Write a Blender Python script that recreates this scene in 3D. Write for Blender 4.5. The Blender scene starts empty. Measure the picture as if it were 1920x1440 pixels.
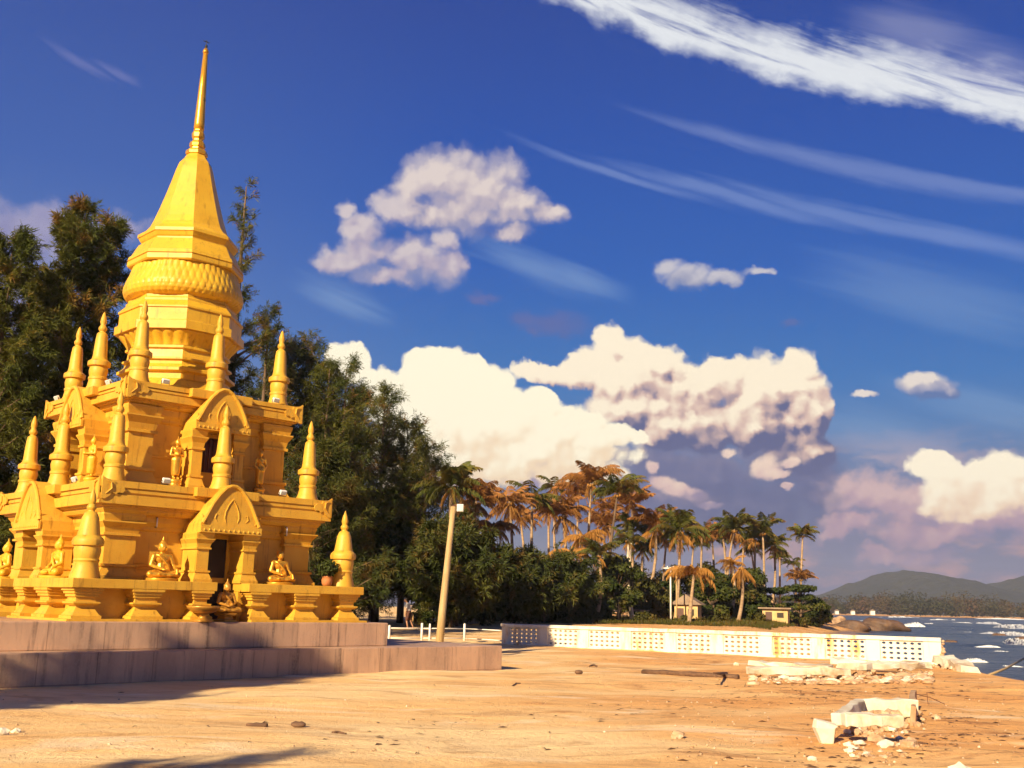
import bpy, math, random
import numpy as np
from mathutils import Vector
R=math.radians
SC=bpy.context.scene; COL=SC.collection
# ------------------------------------------------------------------ camera model of the photograph
F,PITCH,ROLL,AL=1968.94,.2071,.0213,.7972
H=1.6
CX,CY=-8.38,25.70
UU=np.array([math.sin(AL),math.cos(AL)]); VV=np.array([-math.cos(AL),math.sin(AL)])
ROT=math.pi/2-AL
def ray(px,py):
    dx,dy=px-960,py-720
    c,s=math.cos(ROLL),math.sin(ROLL)
    X=c*dx+s*dy; Y=-s*dx+c*dy
    r=np.array([X/F,math.cos(PITCH)+Y/F*math.sin(PITCH),math.sin(PITCH)-Y/F*math.cos(PITCH)])
    return r/np.linalg.norm(r)
def gp(px,py,z=0.):
    r=ray(px,py); t=(z-H)/r[2]; return np.array([0,0,H])+t*r
def atd(px,py,d):
    r=ray(px,py); return np.array([0,0,H])+r*(d/r[1])
def azel(px,py):
    r=ray(px,py); return math.atan2(r[0],r[1]),math.asin(r[2])
def wl(u,v,z=0.):
    q=np.array([CX,CY])+u*UU+v*VV; return Vector((q[0],q[1],z))
SUN_HEAD=R(207); SUN_EL=R(26)
EXPO=0.95; BG=0.1
# ------------------------------------------------------------------ materials
def lin(r,g,b):
    f=lambda c:(c/255/12.92 if c/255<=.04045 else ((c/255+.055)/1.055)**2.4)
    return (f(r),f(g),f(b))
class NT:
    def __init__(s,nt): s.nt=nt
    def n(s,t,**k):
        nd=s.nt.nodes.new(t)
        for a,b in k.items(): setattr(nd,a,b)
        return nd
    def l(s,a,b): s.nt.links.new(a,b)
    def setin(s,nd,i,v):
        if hasattr(v,'is_linked') or isinstance(v,bpy.types.NodeSocket): s.l(v,nd.inputs[i])
        else:
            inp=nd.inputs[i]
            if inp.type=='RGBA' and len(v)==3: v=(*v,1)
            inp.default_value=v
    def math(s,op,a,b=None,c=None,clamp=False):
        nd=s.n('ShaderNodeMath',operation=op); nd.use_clamp=clamp
        for i,v in enumerate((a,b,c)):
            if v is not None: s.setin(nd,i,v)
        return nd.outputs[0]
    def vm(s,op,a,b=None,c=None,out=0):
        nd=s.n('ShaderNodeVectorMath',operation=op)
        for i,v in enumerate((a,b,c)):
            if v is not None: s.setin(nd,i,v)
        return nd.outputs['Value'] if out=='v' else nd.outputs[0]
    def mix(s,f,a,b,mode='MIX'):
        nd=s.n('ShaderNodeMix',data_type='RGBA',blend_type=mode)
        s.setin(nd,0,f); s.setin(nd,6,a); s.setin(nd,7,b)
        return nd.outputs[2]
    def noise(s,vec,scale,detail=4,rough=.55,out=0,dist=0.):
        nd=s.n('ShaderNodeTexNoise'); 
        if vec is not None: s.l(vec,nd.inputs['Vector'])
        nd.inputs['Scale'].default_value=scale; nd.inputs['Detail'].default_value=detail
        nd.inputs['Roughness'].default_value=rough; nd.inputs['Distortion'].default_value=dist
        return nd.outputs[out]
    def ramp(s,f,stops,interp='LINEAR'):
        nd=s.n('ShaderNodeValToRGB'); s.setin(nd,0,f); cr=nd.color_ramp; cr.interpolation=interp
        while len(cr.elements)<len(stops): cr.elements.new(.5)
        for e,(p,c) in zip(cr.elements,stops):
            e.position=p; e.color=(*c,1) if len(c)==3 else c
        return nd.outputs[0]
    def step(s,v,a,b):
        nd=s.n('ShaderNodeMapRange',interpolation_type='SMOOTHSTEP'); s.setin(nd,0,v)
        nd.inputs[1].default_value=a; nd.inputs[2].default_value=b
        return nd.outputs[0]
    def scale(s,vec,sc):
        return s.vm('MULTIPLY',vec,sc)
def material(name):
    m=bpy.data.materials.new(name); m.use_nodes=True
    t=NT(m.node_tree); b=m.node_tree.nodes['Principled BSDF']
    return m,t,b
def bump(t,b,h,strength=.3,dist=.02):
    nd=t.n('ShaderNodeBump'); nd.inputs['Strength'].default_value=strength; nd.inputs['Distance'].default_value=dist
    t.l(h,nd.inputs['Height']); t.l(nd.outputs[0],b.inputs['Normal'])
def mottled(name,c1,c2,scale=2.,rough=.6,c3=None,s3=.4,metal=0.,bscale=25.,bstr=.2,bd=.01,stretch=(1,1,1),spec=.5,lo=.35,hi=.65,obj=True):
    m,t,b=material(name)
    co=t.n('ShaderNodeTexCoord').outputs['Object']
    v=t.scale(co,stretch)
    n1=t.noise(v,scale,6,.6)
    col=t.mix(t.step(n1,lo,hi),c1,c2)
    if c3 is not None:
        n3=t.noise(v,s3,5,.6)
        col=t.mix(t.math('MULTIPLY',t.step(n3,.52,.72),.85),col,c3)
    t.l(col,b.inputs['Base Color']); b.inputs['Roughness'].default_value=rough; b.inputs['Metallic'].default_value=metal
    b.inputs['Specular IOR Level'].default_value=spec
    if bstr: bump(t,b,t.noise(co,bscale,4,.6),bstr,bd)
    return m
M={}
def gold(name,c,c2,dirt,rough,metal):
    m,t,b=material(name)
    co=t.n('ShaderNodeTexCoord').outputs['Object']
    n1=t.noise(co,1.3,6,.6); n2=t.noise(t.scale(co,(6,6,.7)),1.5,5,.65)
    col=t.mix(t.step(n1,.3,.7),c,c2)
    col=t.mix(t.math('MULTIPLY',t.step(n2,.53,.74),.75),col,dirt)
    col=t.mix(t.math('MULTIPLY',t.step(t.noise(co,4.5,6,.7),.58,.74),.35),col,dirt)
    t.l(col,b.inputs['Base Color']); b.inputs['Metallic'].default_value=metal
    t.l(t.math('MULTIPLY_ADD',n1,.25,rough-.12),b.inputs['Roughness'])
    b.inputs['Specular IOR Level'].default_value=.35
    bump(t,b,t.noise(co,9,5,.6),.25,.012)
    return m
M['gold']=gold('gold_paint',(.66,.385,.045),(.58,.30,.027),(.26,.115,.014),.5,.0)
M['gold2']=gold('pale_gold_paint',(.67,.405,.03),(.61,.34,.022),(.28,.13,.014),.42,.0)
M['gilt']=gold('gilt_metal',(.78,.42,.05),(.66,.33,.03),(.3,.14,.02),.3,.55)
M['bronze']=gold('dull_bronze',(.55,.28,.04),(.42,.19,.03),(.2,.09,.015),.35,.3)
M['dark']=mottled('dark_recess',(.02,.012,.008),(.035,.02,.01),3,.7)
M['red_door']=mottled('brown_door',(.10,.035,.02),(.06,.02,.012),4,.5,stretch=(5,5,.6))
M['black']=mottled('black_metal',(.015,.015,.015),(.03,.03,.03),6,.5)
M['white']=mottled('white_metal',(.78,.77,.72),(.7,.68,.6),3,.4)
M['glass']=mottled('lamp_glass',(.55,.6,.62),(.45,.5,.52),3,.12)
M['terrace']=None
m,t,b=material('granite_cladding'); M['terrace']=m
co=t.n('ShaderNodeTexCoord').outputs['Object']
n1=t.noise(t.scale(co,(1,1,.35)),1.1,7,.65); n2=t.noise(t.scale(co,(5,5,.5)),1.6,5,.6); n3=t.noise(co,26,3,.6)
c=t.mix(t.step(n1,.3,.7),(.60,.375,.24),(.40,.25,.17))
c=t.mix(t.math('MULTIPLY',t.step(n2,.48,.7),.7),c,(.15,.095,.072))
c=t.mix(t.math('MULTIPLY',t.step(n3,.45,.7),.5),c,(.50,.35,.24))
br=t.n('ShaderNodeTexBrick'); sep=t.n('ShaderNodeSeparateXYZ'); t.l(co,sep.inputs[0]); cmb=t.n('ShaderNodeCombineXYZ')
t.l(t.math('ADD',sep.outputs[0],sep.outputs[1]),cmb.inputs[0]); t.l(sep.outputs[2],cmb.inputs[1]); t.l(cmb.outputs[0],br.inputs[0])
br.offset=.0; br.inputs['Scale'].default_value=1.; br.inputs['Brick Width'].default_value=1.1; br.inputs['Row Height'].default_value=2.; br.inputs['Mortar Size'].default_value=.009
br.inputs['Color1'].default_value=(1,1,1,1); br.inputs['Color2'].default_value=(.82,.82,.84,1); br.inputs['Mortar'].default_value=(.6,.56,.53,1)
c=t.mix(1.,c,br.outputs[0],'MULTIPLY')
t.l(c,b.inputs['Base Color']); b.inputs['Roughness'].default_value=.45
bump(t,b,n3,.3,.01)
# sand
m,t,b=material('beach_sand'); M['sand']=m
geo=t.n('ShaderNodeNewGeometry').outputs['Position']
n1=t.noise(t.scale(geo,(.16,.42,1)),1.,6,.6,dist=.6); n2=t.noise(t.scale(geo,(.38,.95,1)),1.,8,.68,dist=1.1); n3=t.noise(geo,14,5,.7); n4=t.noise(geo,60,3,.7)
sx=t.n('ShaderNodeSeparateXYZ'); t.l(geo,sx.inputs[0])
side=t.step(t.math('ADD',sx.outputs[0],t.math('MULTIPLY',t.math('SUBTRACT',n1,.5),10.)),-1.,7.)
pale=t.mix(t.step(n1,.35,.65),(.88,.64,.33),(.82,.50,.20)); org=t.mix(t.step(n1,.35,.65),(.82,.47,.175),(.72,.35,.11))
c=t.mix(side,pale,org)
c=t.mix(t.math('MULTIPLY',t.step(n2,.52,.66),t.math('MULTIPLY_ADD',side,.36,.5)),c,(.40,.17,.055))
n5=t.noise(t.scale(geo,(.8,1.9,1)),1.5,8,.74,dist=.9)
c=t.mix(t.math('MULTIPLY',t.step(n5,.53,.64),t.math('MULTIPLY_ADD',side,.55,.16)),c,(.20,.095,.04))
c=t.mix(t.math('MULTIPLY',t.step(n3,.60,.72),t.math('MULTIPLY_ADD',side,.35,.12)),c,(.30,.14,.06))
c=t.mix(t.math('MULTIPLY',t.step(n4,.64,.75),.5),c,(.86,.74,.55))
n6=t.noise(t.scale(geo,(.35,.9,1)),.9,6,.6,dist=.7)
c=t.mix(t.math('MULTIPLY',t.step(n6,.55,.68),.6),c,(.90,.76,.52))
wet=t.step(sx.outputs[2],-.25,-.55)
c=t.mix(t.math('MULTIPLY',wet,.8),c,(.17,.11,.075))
t.l(c,b.inputs['Base Color']); t.l(t.math('MULTIPLY_ADD',wet,-.55,.9),b.inputs['Roughness']); b.inputs['Specular IOR Level'].default_value=.3
hh=t.math('ADD',t.math('MULTIPLY',n2,1.2),t.math('MULTIPLY_ADD',n3,.35,t.math('MULTIPLY',n4,.1)))
bump(t,b,hh,.8,.09)
# sea
m,t,b=material('sea_water'); M['sea']=m
geo=t.n('ShaderNodeNewGeometry').outputs['Position']
n1=t.noise(t.scale(geo,(.35,.8,1)),1.,5,.6); n2=t.noise(geo,2.4,5,.6); n0=t.noise(t.scale(geo,(.02,.06,1)),1.,4,.6)
c=t.mix(t.step(n0,.35,.65),(.035,.052,.085),(.07,.095,.13))
fo=t.noise(t.scale(geo,(.05,.22,1)),1.,6,.7,dist=.5)
c=t.mix(t.math('MULTIPLY',t.step(fo,.64,.72),.5),c,(.6,.62,.65))
t.l(c,b.inputs['Base Color']); b.inputs['Roughness'].default_value=.28; b.inputs['IOR'].default_value=1.33
bump(t,b,t.math('ADD',n1,t.math('MULTIPLY',n2,.45)),1.,.7)
M['foam']=mottled('sea_foam',(.82,.84,.86),(.6,.64,.7),1.2,.8,bscale=3,bstr=.6,bd=.1)
M['railwhite']=None
m,t,b=material('white_plaster'); M['railwhite']=m
co=t.n('ShaderNodeTexCoord').outputs['Object']
n1=t.noise(t.scale(co,(3,3,.6)),1.2,6,.65); n2=t.noise(co,.35,3,.5); sz=t.n('ShaderNodeSeparateXYZ'); t.l(co,sz.inputs[0])
stain=t.math('MULTIPLY',t.step(n1,.46,.66),t.math('MULTIPLY_ADD',t.step(n2,.42,.6),.75,.28))
c=t.mix(stain,(.76,.72,.60),(.56,.32,.10))
c=t.mix(t.math('MULTIPLY',t.step(t.noise(co,9,5,.7),.62,.72),.5),c,(.4,.26,.14))
t.l(c,b.inputs['Base Color']); b.inputs['Roughness'].default_value=.75; bump(t,b,t.noise(co,22,4,.6),.25,.01)
M['concrete']=mottled('whitewashed_concrete',(.70,.66,.55),(.60,.52,.38),2.2,.8,(.40,.25,.14),1.7,bscale=18,bstr=.5,bd=.02)
M['rubble']=mottled('broken_concrete',(.52,.36,.22),(.36,.21,.11),3,.85,(.75,.68,.55),2.5,bscale=14,bstr=.6,bd=.03)
M['driftwood']=mottled('driftwood',(.16,.085,.045),(.09,.045,.025),3,.8,stretch=(1,6,6),bscale=12,bstr=.5,bd=.02)
M['polewood']=mottled('pole_concrete',(.46,.33,.16),(.38,.25,.11),2,.7,stretch=(6,6,.5))
M['rust']=mottled('rusty_steel',(.18,.07,.03),(.10,.04,.02),6,.8)
M['rock']=mottled('tan_rock',(.42,.27,.16),(.30,.18,.10),1.1,.85,(.16,.09,.05),.8,bscale=3,bstr=.7,bd=.15)
M['darkrock']=mottled('dark_rock',(.085,.05,.035),(.15,.085,.05),.8,.7,bscale=2,bstr=.7,bd=.2)
M['bark']=mottled('bark',(.16,.10,.06),(.10,.06,.035),2,.9,stretch=(1,1,.4),bscale=8,bstr=.6,bd=.04)
M['palmbark']=mottled('palm_bark',(.40,.28,.17),(.28,.18,.10),2,.85,stretch=(1,1,4),bscale=6,bstr=.5,bd=.04)
M['whitebark']=mottled('limewashed_bark',(.7,.62,.48),(.55,.44,.3),2,.85)
def foliage(name,c1,c2,c3,sc=.5,trans=.25,sc3=.9):
    m,t,b=material(name)
    co=t.n('ShaderNodeTexCoord').outputs['Object']
    n1=t.noise(co,sc,4,.6); n2=t.noise(co,sc3,3,.6)
    oi=t.n('ShaderNodeObjectInfo').outputs['Random']
    col=t.mix(t.step(n1,.35,.65),c1,c2)
    col=t.mix(t.math('MULTIPLY',t.step(t.math('MULTIPLY_ADD',oi,.06,n2),.55,.72),.8),col,c3)
    t.l(col,b.inputs['Base Color']); b.inputs['Roughness'].default_value=.65; b.inputs['Specular IOR Level'].default_value=.15
    tr=t.n('ShaderNodeBsdfTranslucent'); t.l(col,tr.inputs[0])
    mx=t.n('ShaderNodeMixShader'); mx.inputs[0].default_value=trans
    out=m.node_tree.nodes['Material Output']
    t.l(b.outputs[0],mx.inputs[1]); t.l(tr.outputs[0],mx.inputs[2]); t.l(mx.outputs[0],out.inputs[0])
    return m
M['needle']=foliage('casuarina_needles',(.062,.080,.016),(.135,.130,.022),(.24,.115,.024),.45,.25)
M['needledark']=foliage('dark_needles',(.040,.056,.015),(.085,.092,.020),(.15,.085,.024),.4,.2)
M['frond']=foliage('palm_fronds',(.085,.10,.022),(.15,.125,.026),(.26,.13,.03),.7,.25)
M['frondorange']=foliage('sunlit_orange_fronds',(.36,.16,.045),(.26,.13,.034),(.48,.20,.065),.7,.25)  # palms in low sun: its warm orange light put into the frond colour
M['dryfrond']=foliage('dry_fronds',(.44,.22,.05),(.34,.16,.036),(.5,.26,.07),.7,.2)
M['leaf']=foliage('broad_leaves',(.034,.05,.012),(.08,.09,.018),(.15,.11,.024),.4,.25)
M['leafolive']=foliage('olive_leaves',(.06,.065,.014),(.10,.085,.017),(.17,.09,.022),.35,.25)
M['farleaf']=foliage('far_leaves',(.045,.048,.024),(.085,.06,.032),(.13,.066,.042),.035,.2,.05)
M['hill']=mottled('wooded_hill',(.020,.025,.024),(.034,.036,.030),.012,.95,(.045,.042,.032),.03,bscale=.05,bstr=1.,bd=14.)
M['hutwall']=mottled('hut_wall',(.62,.44,.20),(.5,.33,.14),1,.8)
M['greywall']=mottled('grey_wall',(.34,.32,.30),(.26,.24,.22),1,.8)
M['hutroof']=mottled('hut_roof',(.20,.13,.09),(.30,.22,.15),1,.8)
M['skin']=mottled('skin',(.42,.22,.13),(.38,.19,.11),4,.55,bstr=0)
M['shirt']=mottled('white_shirt',(.75,.72,.66),(.66,.62,.56),5,.8)
M['shorts']=mottled('brown_shorts',(.13,.05,.03),(.09,.035,.025),5,.8)
M['hair']=mottled('hair',(.02,.012,.01),(.03,.02,.015),9,.6)
M['cloth']=mottled('tan_cloth',(.55,.36,.16),(.45,.27,.11),4,.8)
M['terracotta']=mottled('terracotta',(.45,.17,.05),(.35,.12,.035),4,.7)
# ------------------------------------------------------------------ mesh helpers
class MB:
    def __init__(s): s.v=[]; s.f=[]
    def add(s,vs,fs):
        o=len(s.v); s.v+= [tuple(x) for x in vs]; s.f+=[tuple(i+o for i in f) for f in fs]
    def box(s,x0,x1,y0,y1,z0,z1):
        s.add([(x0,y0,z0),(x1,y0,z0),(x1,y1,z0),(x0,y1,z0),(x0,y0,z1),(x1,y0,z1),(x1,y1,z1),(x0,y1,z1)],
              [(0,3,2,1),(4,5,6,7),(0,1,5,4),(1,2,6,5),(2,3,7,6),(3,0,4,7)])
    def loft(s,rings,cap=True,closed=True):
        n=len(rings[0]); vs=[p for r in rings for p in r]; fs=[]
        for k in range(len(rings)-1):
            for i in range(n if closed else n-1):
                j=(i+1)%n; fs.append((k*n+i,k*n+j,(k+1)*n+j,(k+1)*n+i))
        if cap: fs.append(tuple(reversed(range(n)))); fs.append(tuple(range((len(rings)-1)*n,len(rings)*n)))
        s.add(vs,fs)
    def rect(s,prof,hx,hy,cx=0,cy=0):
        s.loft([[(cx-hx-o,cy-hy-o,z),(cx+hx+o,cy-hy-o,z),(cx+hx+o,cy+hy+o,z),(cx-hx-o,cy+hy+o,z)] for o,z in prof])
    def lathe(s,prof,n=24,cx=0,cy=0,ph=0.):
        s.loft([[(cx+r*math.cos(ph+2*math.pi*i/n),cy+r*math.sin(ph+2*math.pi*i/n),z) for i in range(n)] for r,z in prof])
    def tube(s,pts,rad,n=8):
        rings=[]; pts=[Vector(p) for p in pts]
        up=Vector((0,0,1)); px=None
        for i,p in enumerate(pts):
            d=(pts[min(i+1,len(pts)-1)]-pts[max(i-1,0)]).normalized()
            a=d.cross(up) if px is None else px-d*px.dot(d)
            if a.length<1e-4: a=d.cross(Vector((1,0,0)))
            a.normalize(); px=a; b2=d.cross(a)
            r=float(rad[i] if isinstance(rad,(list,tuple)) else rad)
            rings.append([p+r*(math.cos(2*math.pi*k/n)*a+math.sin(2*math.pi*k/n)*b2) for k in range(n)])
        s.loft(rings)
    def prism(s,poly,y0,y1,tf=lambda x,y,z:(x,y,z)):
        # poly in (x,z), extruded along y
        s.loft([[tf(x,y0,z) for x,z in poly],[tf(x,y1,z) for x,z in poly]])
    def rock(s,c,r,rng,sq=(1,1,.8),n=2):
        bmv,bmf=ico(n); off=[rng.uniform(.72,1.12) for _ in bmv]
        s.add([(c[0]+v[0]*r*sq[0]*o,c[1]+v[1]*r*sq[1]*o,c[2]+v[2]*r*sq[2]*o) for v,o in zip(bmv,off)],bmf)
    def rot(s,k):
        c,sn=[(1,0),(0,1),(-1,0),(0,-1)][k%4]
        s.v=[(x*c-y*sn,x*sn+y*c,z) for x,y,z in s.v]; return s
    def build(s,name,mat,parent=None,smooth=False):
        me=bpy.data.meshes.new(name); me.from_pydata(s.v,[],s.f); me.update()
        import bmesh
        bm=bmesh.new(); bm.from_mesh(me); bmesh.ops.recalc_face_normals(bm,faces=bm.faces); bm.to_mesh(me); bm.free()
        return link(name,me,mat,parent,smooth)
_ico={}
def ico(n):
    if n not in _ico:
        import bmesh
        bm=bmesh.new(); bmesh.ops.create_icosphere(bm,subdivisions=n,radius=1.)
        bm.verts.index_update(); _ico[n]=([tuple(v.co) for v in bm.verts],[tuple(v.index for v in f.verts) for f in bm.faces]); bm.free()
    return _ico[n]
def link(name,me,mat,parent=None,smooth=False):
    if mat is not None: me.materials.append(mat)
    if smooth: me.polygons.foreach_set('use_smooth',[True]*len(me.polygons))
    o=bpy.data.objects.new(name,me); COL.objects.link(o)
    if parent: o.parent=parent
    return o
def tri_mesh(name,V,k):
    # V: (n*k,3) separate polygons of k corners
    V=np.ascontiguousarray(V,dtype=np.float32).reshape(-1,3); n=len(V)//k
    me=bpy.data.meshes.new(name); me.vertices.add(len(V)); me.vertices.foreach_set('co',V.ravel())
    me.loops.add(len(V)); me.loops.foreach_set('vertex_index',np.arange(len(V),dtype=np.int32))
    me.polygons.add(n); me.polygons.foreach_set('loop_start',np.arange(0,len(V),k,dtype=np.int32))
    me.update(calc_edges=True); return me
def tag(o,label,cat,group=None,kind=None):
    o['label']=label; o['category']=cat
    if group: o['group']=group
    if kind: o['kind']=kind
    return o
def thing(name,label,cat,loc=(0,0,0),rz=0.,group=None):
    o=bpy.data.objects.new(name,None); o.empty_display_size=.3; COL.objects.link(o)
    o.location=loc; o.rotation_euler=(0,0,rz); return tag(o,label,cat,group)
def struct(o,kind='structure'): o['kind']=kind; return o
def copyto(o,parent,loc=None,rz=None,sc=None):
    c=o.copy(); COL.objects.link(c); c.parent=parent
    if loc is not None: c.location=loc
    if rz is not None: c.rotation_euler=(0,0,rz)
    if sc is not None: c.scale=(sc,sc,sc)
    for ch in list(o.children): copyto(ch,c)
    return c
def voxel(name,mb,mat,vox,parent=None,smooth_it=2):
    o=mb.build('tmp_'+name,None)
    md=o.modifiers.new('r','REMESH'); md.mode='VOXEL'; md.voxel_size=vox
    s=o.modifiers.new('s','SMOOTH'); s.factor=.5; s.iterations=smooth_it
    dg=bpy.context.evaluated_depsgraph_get(); me=bpy.data.meshes.new_from_object(o.evaluated_get(dg)); me.name=name
    old=o.data; bpy.data.objects.remove(o); bpy.data.meshes.remove(old)
    return link(name,me,mat,parent,True)
def capsule(mb,p0,p1,r0,r1,n=12,sq=None):
    p0,p1=Vector(p0),Vector(p1); d=(p1-p0); L=d.length; d=d/L if L>1e-6 else Vector((0,0,1))
    a=d.cross(Vector((0,0,1))); a=a if a.length>1e-3 else d.cross(Vector((1,0,0))); a.normalize(); b2=d.cross(a)
    rings=[]
    for th in (-85,-60,-30,0): rings.append((p0+d*r0*math.sin(R(th)),r0*math.cos(R(th))))
    for th in (0,30,60,85): rings.append((p1+d*r1*math.sin(R(th)),r1*math.cos(R(th))))
    mb.loft([[c+r*(math.cos(2*math.pi*k/n)*a+math.sin(2*math.pi*k/n)*b2) for k in range(n)] for c,r in rings])
def ell(mb,c,rx,ry,rz,n=3):
    v,f=ico(n); mb.add([(c[0]+x*rx,c[1]+y*ry,c[2]+z*rz) for x,y,z in v],f)
# ------------------------------------------------------------------ pagoda
ZP,ZA,ZB,ZC=1.11,1.935,3.97,6.27
A_,B_,C_=3.495,2.865,2.26
pag=thing('golden_pagoda','tall golden pagoda with square tiers, octagonal drum and needle spire','pagoda',wl(0,0,ZP),ROT)
def pb(mb,name,mat='gold',smooth=False,parent=None):
    mb.v=[(x,y,z-ZP) for x,y,z in mb.v]
    return mb.build(name,M[mat] if mat else None,parent or pag,smooth)
def bevel(o,w=.012,seg=2):
    m=o.modifiers.new('bevel','BEVEL'); m.width=w; m.segments=seg; m.limit_method='ANGLE'; m.angle_limit=R(40); return o
def side_copy(o,ang=-math.pi/2):
    c=copyto(o,o.parent,None,ang); return c
E_=.38
mb=MB()
for sx in(-1,1):
    for sy in(-1,1):
        mb.box(min(sx*E_,sx*3.05),max(sx*E_,sx*3.05),min(sy*E_,sy*3.05),max(sy*E_,sy*3.05),ZP,1.75)
mb.box(-.378,.378,-2.36,2.36,ZP,1.93); mb.box(-2.36,-.379,-.378,.378,ZP,1.93); mb.box(.379,3.05,-.378,.378,ZP,1.75)
mb.box(-.378,.378,2.361,3.05,ZP,1.75)
mb.box(-3.57,-.45,-3.57,-3.052,ZP,1.155); mb.box(.45,3.57,-3.57,-3.052,ZP,1.155); mb.box(-3.57,-3.052,-3.05,-.45,ZP,1.155); mb.box(-3.57,-3.052,.45,3.4,ZP,1.155)
pb(mb,'plinth')
mb=MB(); z0,z1=1.75,ZA
mb.box(-A_,-E_,-A_,-2.4,z0,z1); mb.box(E_,A_,-A_,-2.4,z0,z1)
mb.box(-A_,-2.4,-2.399,-E_,z0,z1); mb.box(-A_,-2.4,E_,2.399,z0,z1)
mb.box(2.4,A_,-2.399,2.399,z0,z1); mb.box(-A_,A_,2.4,A_,z0,z1)
bevel(pb(mb,'ledge'))
def ped(h):
    t=[(0,.13),(.1,.13),(.12,.10),(.33,.02),(.36,.0),(.42,.0),(.44,.05),(.5,.10),(.55,.10),(.56,.03),(.70,.03),(.72,.07),(.80,.07),(.82,.10),(.9,.10),(.92,.135),(1,.135)]
    return [(o,ZP+.045+a*(1.748-ZP-.045)) for a,o in t]
for k in (0,3):
    for u,hw in ((-1.91,.34),(1.91,.34),(-.70,.25),(.70,.25)):
        mb=MB(); mb.rect(ped(0),hw-.13,.23,u,-3.13); mb.rot(k); pb(mb,'pedestal')
for sx,sy in((-1,-1),(1,-1),(-1,1)):
    mb=MB(); mb.rect(ped(0),.17,.17,sx*3.13,sy*3.13); pb(mb,'pedestal')
PIER=[(0,.13),(.06,.13),(.065,.11),(.19,.03),(.2,.07),(.235,.07),(.24,0),(.66,0),(.665,.06),(.70,.06),(.705,.02),(.78,.05),(.86,.14),(.88,.14),(.885,.08),(.97,.12),(1,.12)]
def prof(P,za,zb): return [(o,za+t*(zb-za)) for t,o in P]
def storey(nm,w,pier_hw,za,zb,lipz):
    d=.13
    mb=MB(); i=w-d
    mb.rect([(.09,za),(.09,za+.10),(.03,za+.2),(.0,za+.24),(0,lipz),(.03,lipz+.01),(.03,lipz+.05),(0,lipz+.06),(0,zb-.34),(.05,zb-.30),(.05,zb-.24),(.1,zb-.15),(.1,zb)],i,i)
    pb(mb,nm+'_wall')
    for sx,sy in((-1,-1),(1,-1),(-1,1),(1,1)):
        mb=MB(); c=w-pier_hw; mb.rect(prof(PIER,za,zb-.001),pier_hw,pier_hw,sx*c,sy*c); pb(mb,'corner_pier')
storey('lower',2.52,.34,ZA,3.32,2.24)
storey('upper',1.99,.29,ZB+.002,5.78,4.66)
def cornice(nm,w,z0,zt):
    h=zt-z0
    mb=MB(); mb.rect([(-.30,z0),(-.22,z0+.02),(-.17,z0+.13*h),(-.17,z0+.2*h),(-.10,z0+.21*h),(-.10,z0+.27*h),(0,z0+.275*h),(0,z0+.58*h),(-.05,z0+.585*h),(-.05,z0+.64*h),(-.02,z0+.645*h),(-.02,z0+.74*h),(-.05,z0+.745*h),(-.05,z0+.79*h),(0,z0+.795*h),(0,zt)],w,w)
    o=pb(mb,nm)
    # projecting block above each porch
    for k in(0,3):
        mb=MB(); mb.box(-.78,.78,-w-.14,-w+.3,zt-.19,zt+.012); mb.rot(k); bevel(pb(mb,'cornice_block'))
    # curled ornaments at the corners
    pl=[(.02,-.40),(.02,.07),(.06,.04),(.11,.015),(.2,.0),(.27,-.02),(.30,-.08),(.42,-.09),(.5,-.14),(.52,-.2),(.47,-.26),(.38,-.25),(.33,-.3),(.24,-.26),(.19,-.34),(.1,-.4)]
    for k in range(4):
        for s in(1,-1):
            mb=MB(); mb.prism([((-w-.005+x) if s==1 else (w+.005-x),zt+zz) for x,zz in pl],-w-.032,-w-.002); mb.tube([(s*(-w+.1),-w-.036,zt-.3),(s*(-w+.22),-w-.05,zt-.18),(s*(-w+.2),-w-.05,zt-.06),(s*(-w+.1),-w-.05,zt-.02)],[.008,.02,.02,.008],6)
            mb.rot(k); pb(mb,'corner_ornament')
cornice('lower_cornice',B_,3.30,ZB)
cornice('upper_cornice',C_,5.76,ZC)
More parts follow.
